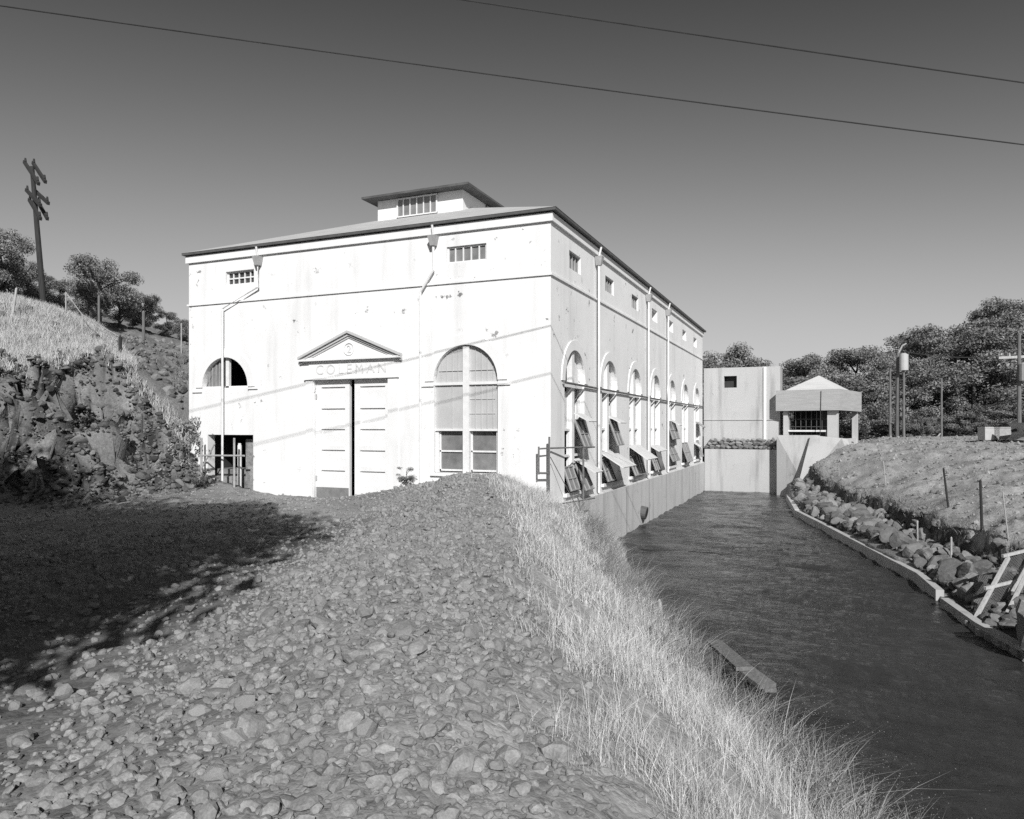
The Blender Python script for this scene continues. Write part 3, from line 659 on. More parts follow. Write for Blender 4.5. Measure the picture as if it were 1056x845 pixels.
# ---------------------------------------------------------------- rear block, end wall, gate house
EW = empty('canal_end_wall', (2.4, 27.9, 0), 0, 'pale concrete wall closing the far end of the canal', 'wall')
MB().box(-2.29, 2.6, 0, .55, -1.6, 2.62).build('wall_face', M['concrete'], EW); MB().box(2.25, 2.75, -.35, -.002, -1.6, 2.9).build('buttress', M['concrete_light'], EW)
MB().box(2.05, 2.9, -.6, -.352, -1.6, .12).build('footing', M['concrete_light'], EW)
RB = empty('rear_block', (2.4, 28.2, 3.2), 0, 'plain grey concrete block with one small square window beyond the canal end', 'building')
wb = MB(); wall_face(wb, -2.39, 2.15, -.6, 4.5, [(-1.15+.0, -.38, 3.25, 3.98, 0)], lambda u, z, d: (u, d, z), depth=.3)
wb.poly([(2.15, 0, -.6), (2.15, 3, -.6), (2.15, 3, 4.5), (2.15, 0, 4.5)]).poly([(-2.39, 3, -.6), (2.15, 3, -.6), (2.15, 3, 4.5), (-2.39, 3, 4.5)]).poly([(-2.39, 0, -.6), (-2.39, 3, -.6), (-2.39, 3, 4.5), (-2.39, 0, 4.5)])
wb.build('wall', M['concrete'], RB)
MB().box(-2.38, 2.14, .02, 2.98, 4.42, 4.5).build('roof', M['concrete'], RB)
MB().box(-1.3, -.2, .4, .45, 3.1, 4.1).build('window_dark_sheet', M['interior'], RB)  # near-black sheet set behind the hole, shade by colour
MB().box(1.2, 1.36, -.1, -.002, -.2, 4.48).build('downpipe', M['whitepaint'], RB)
MB().box(-2.39, 2.15, -.05, -.002, 1.22, 1.28).build('ledge', M['concrete'], RB)

Aw = at_d(800, 424, 43.6); Bw = at_d(866, 424, 41.4)
ang = math.atan2(Bw[1]-Aw[1], Bw[0]-Aw[0]); W_ = math.hypot(*(Bw-Aw)[:2]); D_ = 5.4
GH = empty('gate_house', (Aw[0], Aw[1], 3.1), ang, 'small gate house with pale boarded hip roof and dark open sides at the canal end', 'building')
zb, zt, zr = 4.96-3.1, 6.18-3.1, 7.0-3.1
fa = MB(); fa.box(0, W_, 0, .1, zb, zt).box(W_-.1, W_, .1, D_, zb, zt).box(0, .1, .1, D_, zb, zt).box(.1, W_-.1, D_-.1, D_, zb, zt); fa.build('fascia', M['fascia'], GH); MB().box(.1, W_-.1, .1, D_-.1, zt-.12, zt-.06).build('flat_roof', M['fascia'], GH)
q = MB(); ax, ay = W_*.54, 2.0; e = .3
cs = [(e, e, zt-.05), (W_-.14, e, zt-.05), (W_-.14, 3.8, zt-.05), (e, 3.8, zt-.05)]
for k in range(4): q.poly([cs[k], cs[(k+1) % 4], (ax, ay, zr+.12)])
q.build('roof', M['shed_roof'], GH)
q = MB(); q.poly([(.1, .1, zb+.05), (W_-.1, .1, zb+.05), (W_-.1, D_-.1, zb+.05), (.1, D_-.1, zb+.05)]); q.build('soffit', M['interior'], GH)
for b_4 in ((.35, .62, .3, .62, -1.2, zb), (W_-.75, W_-.2, .3, .62, -.6, zb), (W_-.45, W_-.15, D_-.5, D_-.2, -.6, zb), (.35, .62, D_-.6, D_-.3, -.6, zb)): MB().box(*b_4).build('column', M['concrete_light'], GH)
q = MB().box(.62, W_-1.3, .32, .6, -.8, .25).box(W_-.42, W_-.2, .7, D_-.5, -.6, .2); q.build('low_wall', M['concrete_light'], GH)
q = MB().box(.62, W_-.85, .36, .5, .62, .72); q.build('sill_beam', M['whitepaint'], GH)
q = MB()
for k in range(9): q.box(.66+k*.3, .69+k*.3, .62, .66, .3, zb)
for z in (.9, 1.35): q.box(.62, W_-.85, .665, .69, z, z+.03)
q.build('screen_frame', M['eave'], GH)
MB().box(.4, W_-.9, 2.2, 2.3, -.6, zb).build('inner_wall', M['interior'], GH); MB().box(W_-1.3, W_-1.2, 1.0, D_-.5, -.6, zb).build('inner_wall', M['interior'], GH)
MB().tube([(W_*.72, -.02, zt-.1), (W_*.70, -.04, -.6)], .02, 6).build('cable', M['wire'], GH)
# concrete forebay under the gate house and its sloping wing wall
FB = empty('forebay_wall', (4.9, 28, 0), 0, 'sloping concrete wing wall below the gate house dropping to the water', 'wall')
O_ = np.array([4.9, 28, 0])
def P2(px, py, d): return tuple(at_d(px, py, d)-O_)
q = MB(); a = [P2(801, 449, 43.2), P2(842, 449, 42.0), P2(836, 512, 41.6), P2(801, 512, 43.2)]; q.prism(a, (.2, .5, 0)); q.build('wall_face', M['concrete'], FB)
q = MB(); a = [P2(836, 449, 41.9), P2(868, 452, 40.9), P2(872, 462, 40.2), P2(828, 512, 39.6), P2(820, 512, 41.)]; q.prism(a, (.3, .5, -.05)); q.build('wing_wall', M['concrete'], FB)

# kerb along the right edge of the water
KB = empty('canal_kerb', (9, 0, 0), 0, 'low concrete kerb edging the right side of the canal below the stones', 'kerb')
def kerb_piece(P, w0, w1, z0, z1, z2=None):
    q = MB(); n = len(P); prof = [(w0, z0), (w1, z0), (w1, z1), (w0, z1)]; i0 = len(q.v)
    for k, (x, y) in enumerate(P):
        d = Vector(P[min(k+1, n-1)])-Vector(P[max(k-1, 0)]); nrm = Vector((-d.y, d.x)).normalized()
        for ww, zz in prof: q.v.append((x-9+nrm.x*ww, y+nrm.y*ww, zz))
    for k in range(n-1):
        for a in range(4): q.f.append((i0+k*4+a, i0+k*4+(a+1) % 4, i0+k*4+4+(a+1) % 4, i0+k*4+4+a))
    q.f.append((i0, i0+1, i0+2, i0+3)); q.f.append(tuple(i0+(n-1)*4+a for a in (3, 2, 1, 0))); return q
K1 = [tuple(p) for p in KERB[1:4]]+[(9.28, .4)]
kerb_piece(K1, .0, .17, -1.2, .27).build('kerb_block', M['concrete'], KB)
K2 = [(9.3, -.1), (9.62, -2.2), (10.2, -4.3), (12.5, -10), (18, -24)]
kerb_piece(K2, .0, .17, -1.2, .2).build('kerb_block', M['concrete'], KB)
kerb_piece([(5.05, 24), (5.75, 16.2)], .0, .2, -1.2, .3).build('kerb_block', M['concrete_light'], KB)

# ---------------------------------------------------------------- stones
def rock_variant(sub, planes, seed, flat=1., lo=.68):
    r = np.random.default_rng(seed); bm = bmesh.new(); bmesh.ops.create_icosphere(bm, subdivisions=sub, radius=1)
    V = np.array([v.co[:] for v in bm.verts]); Fc = np.array([[v.index for v in f.verts] for f in bm.faces]); bm.free()
    N = r.normal(size=(planes, 3)); N /= np.linalg.norm(N, axis=1)[:, None]; off = r.uniform(lo, 1.0, planes)
    dots = V@N.T; rad = np.where(dots > .05, off[None]/np.maximum(dots, .05), 9).min(1); rad = np.minimum(rad, 1.15)
    V = V*rad[:, None]*np.array([1., r.uniform(.7, .95), r.uniform(.5, .8)*flat]); return V, Fc
SMALL = [rock_variant(1, 9, 100+k, 1.05, .7) for k in range(14)]; MID = [rock_variant(2, 12, 400+k, 1.05, .62) for k in range(14)]
BIG = [rock_variant(3, 12, 200+k, 1.3, .5) for k in range(10)]
BIGME = []
for V, Fc in BIG:
    V2 = V+.03*np.c_[fbm(V[:, 0]*3+V[:, 2]*2, V[:, 1]*3-V[:, 2], 1, 3), fbm(V[:, 1]*3+4, V[:, 2]*3, 1, 3), fbm(V[:, 2]*3+9, V[:, 0]*3, 1, 3)]
    t_ = RNG.uniform(.13, .24)
    BIGME.append(np_mesh('boulder', V2, Fc, M['stone'], np.full(len(V2), t_)*(1+.2*fbm(V2[:, 0]*2, V2[:, 1]*2+V2[:, 2], 1, 3)), link=False))
MEDME = []
for k in range(14):
    V, Fc = rock_variant(2, 13, 300+k, 1.0, .6); MEDME.append(np_mesh('stone', V, Fc, M['stone'], smooth=False, tone= np.full(len(V), RNG.uniform(.19, .3)), link=False))
def scatter(x, y, size, tone, sink=.25):
    z = H(x, y); dcx, dcy = crag(x, y, z); x = x+dcx; y = y+dcy; Vs, Fs, Ts, base = [], [], [], 0
    var = RNG.integers(0, len(SMALL), len(x)); yaw = RNG.uniform(0, 6.283, len(x)); tx = RNG.normal(0, .18, len(x)); ty = RNG.normal(0, .18, len(x))
    _, _, far = proj(np.stack([x, y, z], -1)); mid = size/far > .0095            # stones that show larger get a finer mesh
    for k, (V, Fc) in enumerate(SMALL+MID):
        I = np.where((var == k % len(SMALL))&(mid == (k >= len(SMALL))))[0]
        if not len(I): continue
        c, s = np.cos(yaw[I])[:, None], np.sin(yaw[I])[:, None]
        X = V[None, :, 0]*c-V[None, :, 1]*s; Y = V[None, :, 0]*s+V[None, :, 1]*c; Z = V[None, :, 2]+X*tx[I][:, None]+Y*ty[I][:, None]
        sz = size[I][:, None]/2
        P = np.stack([X*sz+x[I][:, None], Y*sz+y[I][:, None], Z*sz+z[I][:, None]+(.5-sink)*sz*.8], -1)
        Vs.append(P.reshape(-1, 3)); n = len(V); Fs.append((Fc[None]+base+np.arange(len(I))[:, None, None]*n).reshape(-1, 3)); base += n*len(I)
        Ts.append(np.repeat(tone[I], n))
    return np.concatenate(Vs), np.concatenate(Fs), np.concatenate(Ts)
def inview(x, y, z, m=40):
    px, py, d = proj(np.stack([x, y, z], -1)); return (d > 1)&(px > -m)&(px < 1056+m)&(py < 900+m*4)
X, Y, Sz, Tn = [], [], [], []
def field(n, x0, x1, y0, y1, s0, s1, keep, t0=.13, t1=.27, p=2.2):
    x = RNG.uniform(x0, x1, n); y = RNG.uniform(y0, y1, n); s = s0+(s1-s0)*RNG.uniform(0, 1, n)**p
    k = keep(x, y); k &= inview(x, y, np.full(n, 2.)); X.append(x[k]); Y.append(y[k]); Sz.append(s[k]); Tn.append(RNG.uniform(t0, t1, k.sum()))
def onroad(x, y):
    crest = x-x_of(CREST, y); near = smooth(-4.6, -1.6, crest); dens = .3+.7*near
    dens = dens*(1-.5*np.exp(-((crest+4.0)/1.2)**2))
    dens = np.where(x < -6, dens*.45, dens)
    edge = crest+.5*perlin(x*1.5, y*1.5)
    dens = dens*smooth(.9, -.2, edge)
    return (RNG.uniform(0, 1, len(x)) < dens)&((y < -.25)|(x < XL))
field(72000, -14, 9, -18, -.3, .042, .108, onroad, .19, .30)
field(46000, -8, 8, -17.8, -6, .02, .055, onroad, .17, .28, p=1.3)
field(2200, -14, 8, -17.5, -.3, .12, .2, onroad, .19, .30, p=2.5)
onslope = lambda x, y: RNG.uniform(0, 1, len(x)) < np.clip(bank_mask(x, y)*1.2, 0, 1)
field(5200, -28, -11.5, -5, .2, .12, .38, onslope, .05, .2, p=3)
field(30000, -28, -11, -5.5, 1, .05, .15, onslope, .06, .22)
field(7000, -40, -13.6, .5, 35, .15, .5, lambda x, y: RNG.uniform(0, 1, len(x)) < .75*slope_mask(x, y), .10, .24, p=2.5)
onright = lambda x, y: (x > x_of(LIP, y)+.15)&(RNG.uniform(0, 1, len(x)) < .8)
field(12000, 6, 26, -4, 36, .05, .22, onright, .16, .34, p=4)
inrip = lambda x, y: (x > x_of(KERB, y)+.35)&(x < x_of(LIP, y)+.1)&(y < 26)
field(9000, 5, 15, -8, 26, .12, .35, inrip, .09, .22, p=1.8)
X, Y, Sz, Tn = map(np.concatenate, (X, Y, Sz, Tn))
V, Fc, T = scatter(X, Y, Sz, Tn); o = np_mesh('gravel', V, Fc, M['stone'], T)
tag(o, 'loose grey gravel and broken rock strewn over road, banks and slopes', 'gravel', kind='stuff')
# the larger stones of the road, each an object
n = 2600; x = RNG.uniform(-6, 8.2, n); y = RNG.uniform(-16.6, -1.0, n); k = onroad(x, y)&inview(x, y, np.full(n, 2.), 0); x, y = x[k], y[k]
s = .07+.075*RNG.uniform(0, 1, len(x))**1.8; _, _, dd = proj(np.stack([x, y, np.full(len(x), 2.)], -1)); order = np.argsort(-s/dd)[:290]
for i in order:
    o = bpy.data.objects.new('rubble_stone', MEDME[random.randrange(14)]); COL.objects.link(o); r_ = s[i]/2
    o.location = (x[i], y[i], h1(x[i], y[i])+r_*.2); o.rotation_euler = (random.gauss(0, .25), random.gauss(0, .25), random.uniform(0, 6.28)); o.scale = (r_, r_*random.uniform(.8, 1.1), r_*random.uniform(1.0, 1.5))
    tag(o, 'angular grey stone lying loose on the rubble road before the building', 'stone', 'larger stones on the rubble road')
# riprap boulders between kerb and dirt lip
pts = []; tries = 0
while len(pts) < 299 and tries < 30000:
    tries += 1; y = random.uniform(-6.5, 24.5) if random.random() < .5 else random.uniform(-4, 12); t = random.random()
    xk, xl = float(x_of(KERB, y))+.42, float(x_of(LIP, y))-.15
    x = xk+(xl-xk)*t; sz = random.uniform(.3, .72)*(.75 if t > .6 else 1)
    qx, _, qd = proj((x, y, .5))
    if qx > 975 and qd < 15.6: continue
    if any((x-a)**2+(y-b)**2 < (.29*(sz+c))**2 for a, b, c in pts): continue
    pts.append((x, y, sz))
for x, y, sz in pts:
    o = bpy.data.objects.new('riprap_boulder', BIGME[random.randrange(10)]); COL.objects.link(o); r_ = sz/2
    o.location = (x, y, h1(x, y)+r_*.45); o.rotation_euler = (random.uniform(-.6, .6), random.uniform(-.6, .6), random.uniform(0, 6.28)); o.scale = (r_*1.1, r_, r_*random.uniform(.8, 1.1))
    tag(o, 'angular boulder in the heap of riprap between canal kerb and dirt lip', 'boulder', 'riprap boulders along the canal')
# course of rubble masonry on the canal end wall
RW = MB()
ox = []
for row, zc in enumerate((2.76, 2.98, 3.18)):
    u = .1+row*.13
    while u < 4.7:
        ln = random.uniform(.2, .42); ox.append((u+ln/2, zc, ln)); u += ln
Vs, Fs, base = [], [], 0
for u, zc, ln in ox:
    V, Fc = BIG[random.randrange(10)]; Vs.append(V*np.array([ln*.56, .2, .17])+np.array([u, 28.02, zc])); Fs.append(Fc+base); base += len(V)
V = np.concatenate(Vs); o = np_mesh('rubble_wall', V, np.concatenate(Fs), M['stone'], .22+.1*np.repeat(RNG.uniform(-1, 1, len(ox)), len(BIG[0][0])))
tag(o, 'low course of rough stones set on top of the canal end wall', 'stone wall')
bo = bpy.data.objects.new('pale_boulder', BIGME[3]); COL.objects.link(bo); p = at_d(101, 352, 30); bo.location = (p[0], p[1], h1(p[0], p[1])+.12); bo.scale = (.3, .28, .26); tag(bo, 'single pale boulder below the fence on the grassy hill', 'boulder')
q_ = bpy.data.objects.new('corner_boulder', BIGME[5]); COL.objects.link(q_); q_.location = (10.6, -3.9, .55); q_.scale = (.8, .75, .62); tag(q_, 'big pale boulder behind the leaning screen at the canal kerb', 'boulder')

# ---------------------------------------------------------------- dry grass
def blades(x, y, h, wdt, lean, tone, dirx=None, segs=3):
    n = len(x); z = H(x, y)-.02; dcx, dcy = crag(x, y, z); x = x+dcx; y = y+dcy; yaw = RNG.uniform(0, 6.283, n); a = RNG.uniform(0, 6.283, n)
    lx = np.cos(a)*lean*h; ly = np.sin(a)*lean*h
    if dirx is not None: lx = lx+dirx*h*.35
    V = []; cw, sw = np.cos(yaw), np.sin(yaw)
    for k in range(segs):
        t = k/(segs); ww = wdt*(1-t*.75)/2; bx = x+lx*t*t; by = y+ly*t*t; bz = z+h*t*(1-.25*t*np.minimum(1, lean))
        V.append(np.c_[bx-cw*ww, by-sw*ww, bz]); V.append(np.c_[bx+cw*ww, by+sw*ww, bz])
    V.append(np.c_[x+lx, y+ly, z+h*(1-.25*np.minimum(1, lean))]); k_ = 2*segs+1
    V = np.stack(V, 1).reshape(-1, 3); b = (np.arange(n)*k_)[:, None]
    F_ = []
    for k in range(segs-1): F_ += [b+np.array([[2*k, 2*k+1, 2*k+3]]), b+np.array([[2*k, 2*k+3, 2*k+2]])]
    F_.append(b+np.array([[2*segs-2, 2*segs-1, 2*segs]]))
    return V, np.concatenate(F_), np.repeat(tone, k_)
def merge(parts):
    Vs, Fs, Ts, b = [], [], [], 0
    for V, F_, T in parts: Vs.append(V); Fs.append(F_+b); Ts.append(T); b += len(V)
    return np.concatenate(Vs), np.concatenate(Fs), np.concatenate(Ts)
# canal bank
n = 400000; y = -17.4+23*RNG.uniform(0, 1, n)**1.25; xc, xb = x_of(CREST, y), x_of(BANK, y); t = RNG.uniform(-.25, 1.45, n); x = xc+(xb-xc)*t
clump = fbm(x, y, .9, 3); edge = t+.14*perlin(x*1.3, y*1.3)+.22*smooth(-7, -2, y)
shore = (t < 1.02)|((y > -5)&(H(x, y) > .04))
wallgap = shore*(1-.9*(smooth(.9, .3, x)*smooth(-1.2, -.2, y)))
keep = (RNG.uniform(0, 1, n) < wallgap*smooth(.0, .2, edge)*np.clip(.3+1.5*clump+1.1*perlin(x*2.6, y*2.6), .02, 1))&inview(x, y, np.full(n, 1.5), 60)&(~((x < .12)&(y > -.05)))
x, y, t, clump = x[keep], y[keep], t[keep], clump[keep]; _, _, dd = proj(np.stack([x, y, np.full(len(x), 1.5)], -1))
h = (.05+.34*RNG.uniform(0, 1, len(x))**2.2)*(1+.5*clump)*(.55+.45*smooth(-.1, .3, t)); wdt = np.clip(.0008*dd, .0025, .011)*RNG.uniform(.7, 1.3, len(x))
G1 = blades(x, y, h, wdt, np.minimum(np.abs(RNG.normal(.25, .75, len(x))), 1.6), RNG.uniform(.34, .7, len(x))*(1-.25*smooth(.6, 1, t)*RNG.uniform(0, 1, len(x))), dirx=np.clip(.15*RNG.normal(0, 1, len(x)), -.35, .35))
o = np_mesh('dry_grass', *G1[:2], M['grass'], G1[2]); tag(o, 'pale dry grass covering the slope from the road down to the canal', 'grass', kind='stuff')
# hill on the left
n = 200000; x = RNG.uniform(-40, -12, n); y = RNG.uniform(-2.6, 8, n)
def in_poly(px, py, P):
    c = np.zeros(px.shape, bool)
    for (x0, y0), (x1, y1) in zip(P, P[1:]+P[:1]): c ^= ((y0 > py) != (y1 > py))&(px < (x1-x0)*(py-y0)/(y1-y0+1e-9)+x0)
    return c
HG = [(-90, 408), (0, 402), (40, 396), (70, 384), (95, 366), (118, 381), (133, 398), (155, 424), (190, 458), (214, 478), (214, 468), (180, 428), (150, 395), (128, 366), (100, 336), (50, 296), (-90, 240)]
gpx, gpy, _ = proj(np.stack([x, y, H(x, y)], -1)); gpx = gpx+9*perlin(x*1.1, y*1.1); gpy = gpy+7*perlin(x*1.1+9, y*1.1)
dens = in_poly(gpx, gpy, HG)*(.8+.4*fbm(x, y, .6, 3))
keep = (RNG.uniform(0, 1, n) < dens)&inview(x, y, np.full(n, 6.)); x, y = x[keep], y[keep]
G2 = blades(x, y, RNG.uniform(.2, .55, len(x)), RNG.uniform(.010, .024, len(x)), RNG.uniform(.1, .6, len(x)), RNG.uniform(.4, .62, len(x)))
o = np_mesh('hill_grass', *G2[:2], M['grass'], G2[2]); tag(o, 'tall dry grass on the hill above the cut earth bank', 'grass', kind='stuff')
# tufts on the right bank and rocky slope
n = 9000; x = RNG.uniform(6, 24, n); y = RNG.uniform(-3, 34, n); keep = (x > x_of(LIP, y)+.05)&(RNG.uniform(0, 1, n) < .25+.9*fbm(x, y, .5, 3)); x, y = x[keep], y[keep]
g3 = blades(x, y, RNG.uniform(.06, .22, len(x)), np.full(len(x), .02), RNG.uniform(.3, 1, len(x)), RNG.uniform(.16, .3, len(x)))
n = 2600; y = RNG.uniform(-6, 24, n); x = x_of(LIP, y)+RNG.normal(0, .18, n); g4 = blades(x, y, RNG.uniform(.08, .3, n), np.full(n, .018), RNG.uniform(.3, 1.2, n), RNG.uniform(.12, .3, n))
n = 9000; x = RNG.uniform(-34, -14, n); y = RNG.uniform(1, 22, n); keep = RNG.uniform(0, 1, n) < .3+fbm(x, y, .4, 3); x, y = x[keep], y[keep]
g5 = blades(x, y, RNG.uniform(.15, .45, len(x)), np.full(len(x), .035), RNG.uniform(.3, 1, len(x)), RNG.uniform(.14, .3, len(x)))
V, F_, T = merge([g3, g4, g5]); o = np_mesh('sparse_grass', V, F_, M['grass'], T); tag(o, 'sparse grass tufts on the dirt of the far banks', 'grass', kind='stuff')
# tall weeds with seed heads by the water
def weeds():
    m = 270; cyy = np.where(RNG.uniform(0, 1, m) < .55, RNG.uniform(-15.6, -8.5, m), RNG.uniform(-8.5, 2, m)); cxx = x_of(BANK, cyy)-.1-RNG.uniform(-.15, 1, m)*1.3+.35*(cyy < -9); sz_ = RNG.uniform(.5, 1.35, m)
    k_ = RNG.integers(0, m, 11000); n = len(k_); x = cxx[k_]+RNG.normal(0, .07, n); y = cyy[k_]+RNG.normal(0, .07, n); a_ = RNG.uniform(0, 6.283, n)
    h = RNG.uniform(.25, .75, n)*sz_[k_]; V, F_, T = blades(x, y, h, RNG.uniform(.006, .012, n), RNG.uniform(.15, 1.1, n), RNG.uniform(.14, .42, n), dirx=np.clip(RNG.normal(.45, .35, n), -.3, 1.0), segs=4)
    tips = V.reshape(n, 9, 3); oct_ = np.array([(1, 0, 0), (-1, 0, 0), (0, 1, 0), (0, -1, 0), (0, 0, 1), (0, 0, -1)], float); of = np.array([(0, 2, 4), (2, 1, 4), (1, 3, 4), (3, 0, 4), (2, 0, 5), (1, 2, 5), (3, 1, 5), (0, 3, 5)])
    P = []
    for i in range(n):
        P.append((tips[i, 8], RNG.uniform(.003, .008)))
        for k in range(1):
            a = tips[i, 5+k]; P.append((a+RNG.normal(0, .05, 3)+np.array([.03, 0, .05]), RNG.uniform(.004, .009)))
    C_ = np.array([p[0] for p in P]); r_ = np.array([p[1] for p in P])
    W = (C_[:, None]+oct_[None]*r_[:, None, None]).reshape(-1, 3); Wf = (of[None]+(np.arange(len(P))*6)[:, None, None]).reshape(-1, 3)
    return merge([(V, F_, T), (W, Wf, np.repeat(RNG.uniform(.08, .24, len(P)), 6))])
V, F_, T = weeds(); o = np_mesh('weeds', V, F_, M['grass'], T); tag(o, 'tall dry weeds with round seed heads leaning over the canal edge', 'weeds', kind='stuff')

# ---------------------------------------------------------------- trees and shrubs
def leaf_cloud(centres, radii, n, size, seed, tone=(.05, .12)):
    r = np.random.default_rng(seed); k = len(centres); wts = radii**2; idx = r.choice(k, n, p=wts/wts.sum())
    d = r.normal(size=(n, 3)); d /= np.linalg.norm(d, axis=1)[:, None]; rad = radii[idx]*r.uniform(.2, 1.25, n)**.8
    C_ = centres[idx]+d*rad[:, None]*np.array([1, 1, .72]); u = r.normal(size=(n, 3)); u /= np.linalg.norm(u, axis=1)[:, None]
    nrm = d*.6+r.normal(size=(n, 3))*.7; v = np.cross(nrm, u); v /= np.linalg.norm(v, axis=1)[:, None]+1e-9
    s = size*r.uniform(.5, 1.3, n)[:, None]; u = np.cross(v, nrm); u /= np.linalg.norm(u, axis=1)[:, None]+1e-9
    V = np.stack([C_-u*s, C_+v*s*.45, C_+u*s, C_-v*s*.45], 1).reshape(-1, 3); Fc = np.arange(4*n).reshape(-1, 4)
    ct = r.uniform(.75, 1.25, k)[idx]; T = np.repeat(r.uniform(*tone, n)*ct, 4); return V, Fc, T
def tree_proto(seed, spread=.38, low=.3, nl=17000, size=.0145, tone=(.12, .26), clumps=42, thin=1.):
    """unit-height tree: (trunk mesh, crown mesh)"""
    r = random.Random(seed); q = MB(); top = (r.uniform(-.04, .04), r.uniform(-.04, .04), .78); mid = (r.uniform(-.03, .03), r.uniform(-.03, .03), low*.9)
    q.tube([(0, 0, -.04), mid], .032, 8, .024); q.tube([mid, ((mid[0]+top[0])/2+.02, (mid[1]+top[1])/2, .55), top], .024, 7, .006); cen, rad = [], []
    for k in range(clumps):
        a = r.uniform(0, 6.283); zz = r.uniform(low, .95); prof = math.sin(math.pi*min(1, max(.08, (zz-low*.6)/(1.12-low*.6))))**.7
        rr = spread*prof*r.uniform(.35, 1.0); c = (math.cos(a)*rr+top[0]*zz, math.sin(a)*rr+top[1]*zz, zz-.04); cen.append(c); rad.append(r.uniform(.06, .13)*(.8+.4*prof))
        if k < 13:
            s = max(.12, zz-r.uniform(.18, .3)); q.tube([(mid[0]*min(1, s/low), mid[1], s), ((c[0]+mid[0])/2, (c[1]+mid[1])/2, (s+zz)/2+.02), c], .013, 5, .003)
    V, Fc, T = leaf_cloud(np.array(cen), np.array(rad), nl, size, seed, tone)
    t = q.build('trunk', M['bark'], None, smooth=True); tm = t.data; bpy.data.objects.remove(t)
    return tm, np_mesh('crown', V, Fc, M['leaf'], T, link=False)
PROTO = [tree_proto(1), tree_proto(2, .33, .22), tree_proto(3, .42, .28, 18000), tree_proto(4, .36, .15, 18000), tree_proto(5, .30, .34, 11000, clumps=28)]
BUSH = [tree_proto(8, .5, .12, 12000, .02), tree_proto(9, .55, .1, 12000, .02)]
PALE = tree_proto(12, .4, .2, 3200, .024, (.16, .3), 22)
def tree(px, top, depth, label, group=None, proto=None, wid=1., name='oak_tree', xy=None, height=None, cat='tree', zb=None):
    p = at_d(px, top, depth) if xy is None else np.array([xy[0], xy[1], 0]); zb = h1(p[0], p[1]) if zb is None else zb; ht = (p[2]-zb) if height is None else height; ht = max(ht, .4)
    tm, cm = proto or random.choice(PROTO)
    e = empty(name, (p[0], p[1], zb-.02*ht), random.uniform(0, 6.28), label, cat, group); e.scale = (ht*wid, ht*wid, ht)
    for nm, me in (('trunk', tm), ('crown', cm)):
        o = bpy.data.objects.new(nm, me); COL.objects.link(o); o.parent = e
    return e
WOOD = 'leafy oak in the dense wood behind the right bank of the canal'; WG = 'oaks of the wood behind the right bank'
sil = np.array([(806, 378), (830, 366), (850, 360), (880, 357), (905, 365), (925, 356), (942, 340), (968, 330), (990, 330), (1010, 321), (1035, 306), (1060, 303), (1090, 300), (1130, 300), (1180, 290)], float)
for px in np.arange(812, 1170, 21): tree(px+random.uniform(-7, 7), np.interp(px, sil[:, 0], sil[:, 1])+random.uniform(-3, 5), random.uniform(76, 86), WOOD, WG, wid=random.uniform(1.0, 1.3))
for px in np.arange(808, 1160, 19): tree(px+random.uniform(-6, 6), np.interp(px, sil[:, 0], sil[:, 1])+random.uniform(14, 34), random.uniform(64, 72), WOOD, WG, wid=random.uniform(1., 1.4))
for px in np.arange(815, 1160, 17): tree(px+random.uniform(-6, 6), np.interp(px, sil[:, 0], sil[:, 1])*.45+220+random.uniform(-4, 22), random.uniform(54, 60), WOOD, WG, proto=random.choice(PROTO[:4]+BUSH), wid=random.uniform(1.2, 1.8))
for px in np.arange(880, 1150, 16): tree(px+random.uniform(-6, 6), 418+random.uniform(-9, 12), random.uniform(49, 52), 'low leafy shrub at the foot of the wood behind the right bank', 'shrubs at the foot of the wood', proto=random.choice(BUSH), wid=random.uniform(1.1, 1.7), name='shrub', cat='shrub')
tree(745, 352, 62, 'lone bushy tree showing above the flat roof of the rear block', proto=PROTO[2], wid=1.0)
tree(716, 372, 66, 'low bushy tree half hidden by the far corner of the powerhouse', proto=PROTO[3], wid=1.0)
tree(770, 368, 66, 'low bushy tree just right of the lone tree above the rear block', proto=PROTO[3], wid=1.1)
LT = [(2, 234, 50, 'dark tree at the left edge beside the double pole', 1.0, 0), (-30, 225, 46, 'tall dark tree cut by the left edge of the photo', 1.0, 3), (28, 268, 54, 'low dark oak just left of the double pole', 1.0, 1), (62, 288, 56, 'low dark oak between the double pole and the big round oak', 1.1, 3),
      (103, 260, 55, 'big dark round-headed oak on the left hill', 1.05, 2), (90, 292, 52, 'lower oak in front of the big round oak on the hill', 1.2, 3), (124, 296, 58, 'small oak right of the big round oak on the hill', 1.1, 0), (149, 300, 60, 'pointed oak midway along the left skyline', 1.05, 1), (172, 320, 62, 'broad low oak behind the rocky slope', 1.2, 3), (192, 328, 62, 'low oak touching the left wall of the powerhouse on the skyline', 1.2, 2), (137, 318, 62, 'small dark oak left of the pointed oak', 1.2, 3), (45, 283, 62, 'far oak behind the foot of the double pole', 1.3, 3)]
for px, top, d, lb, wd, pr in LT: tree(px, top, d, lb, proto=PROTO[pr], wid=wd)
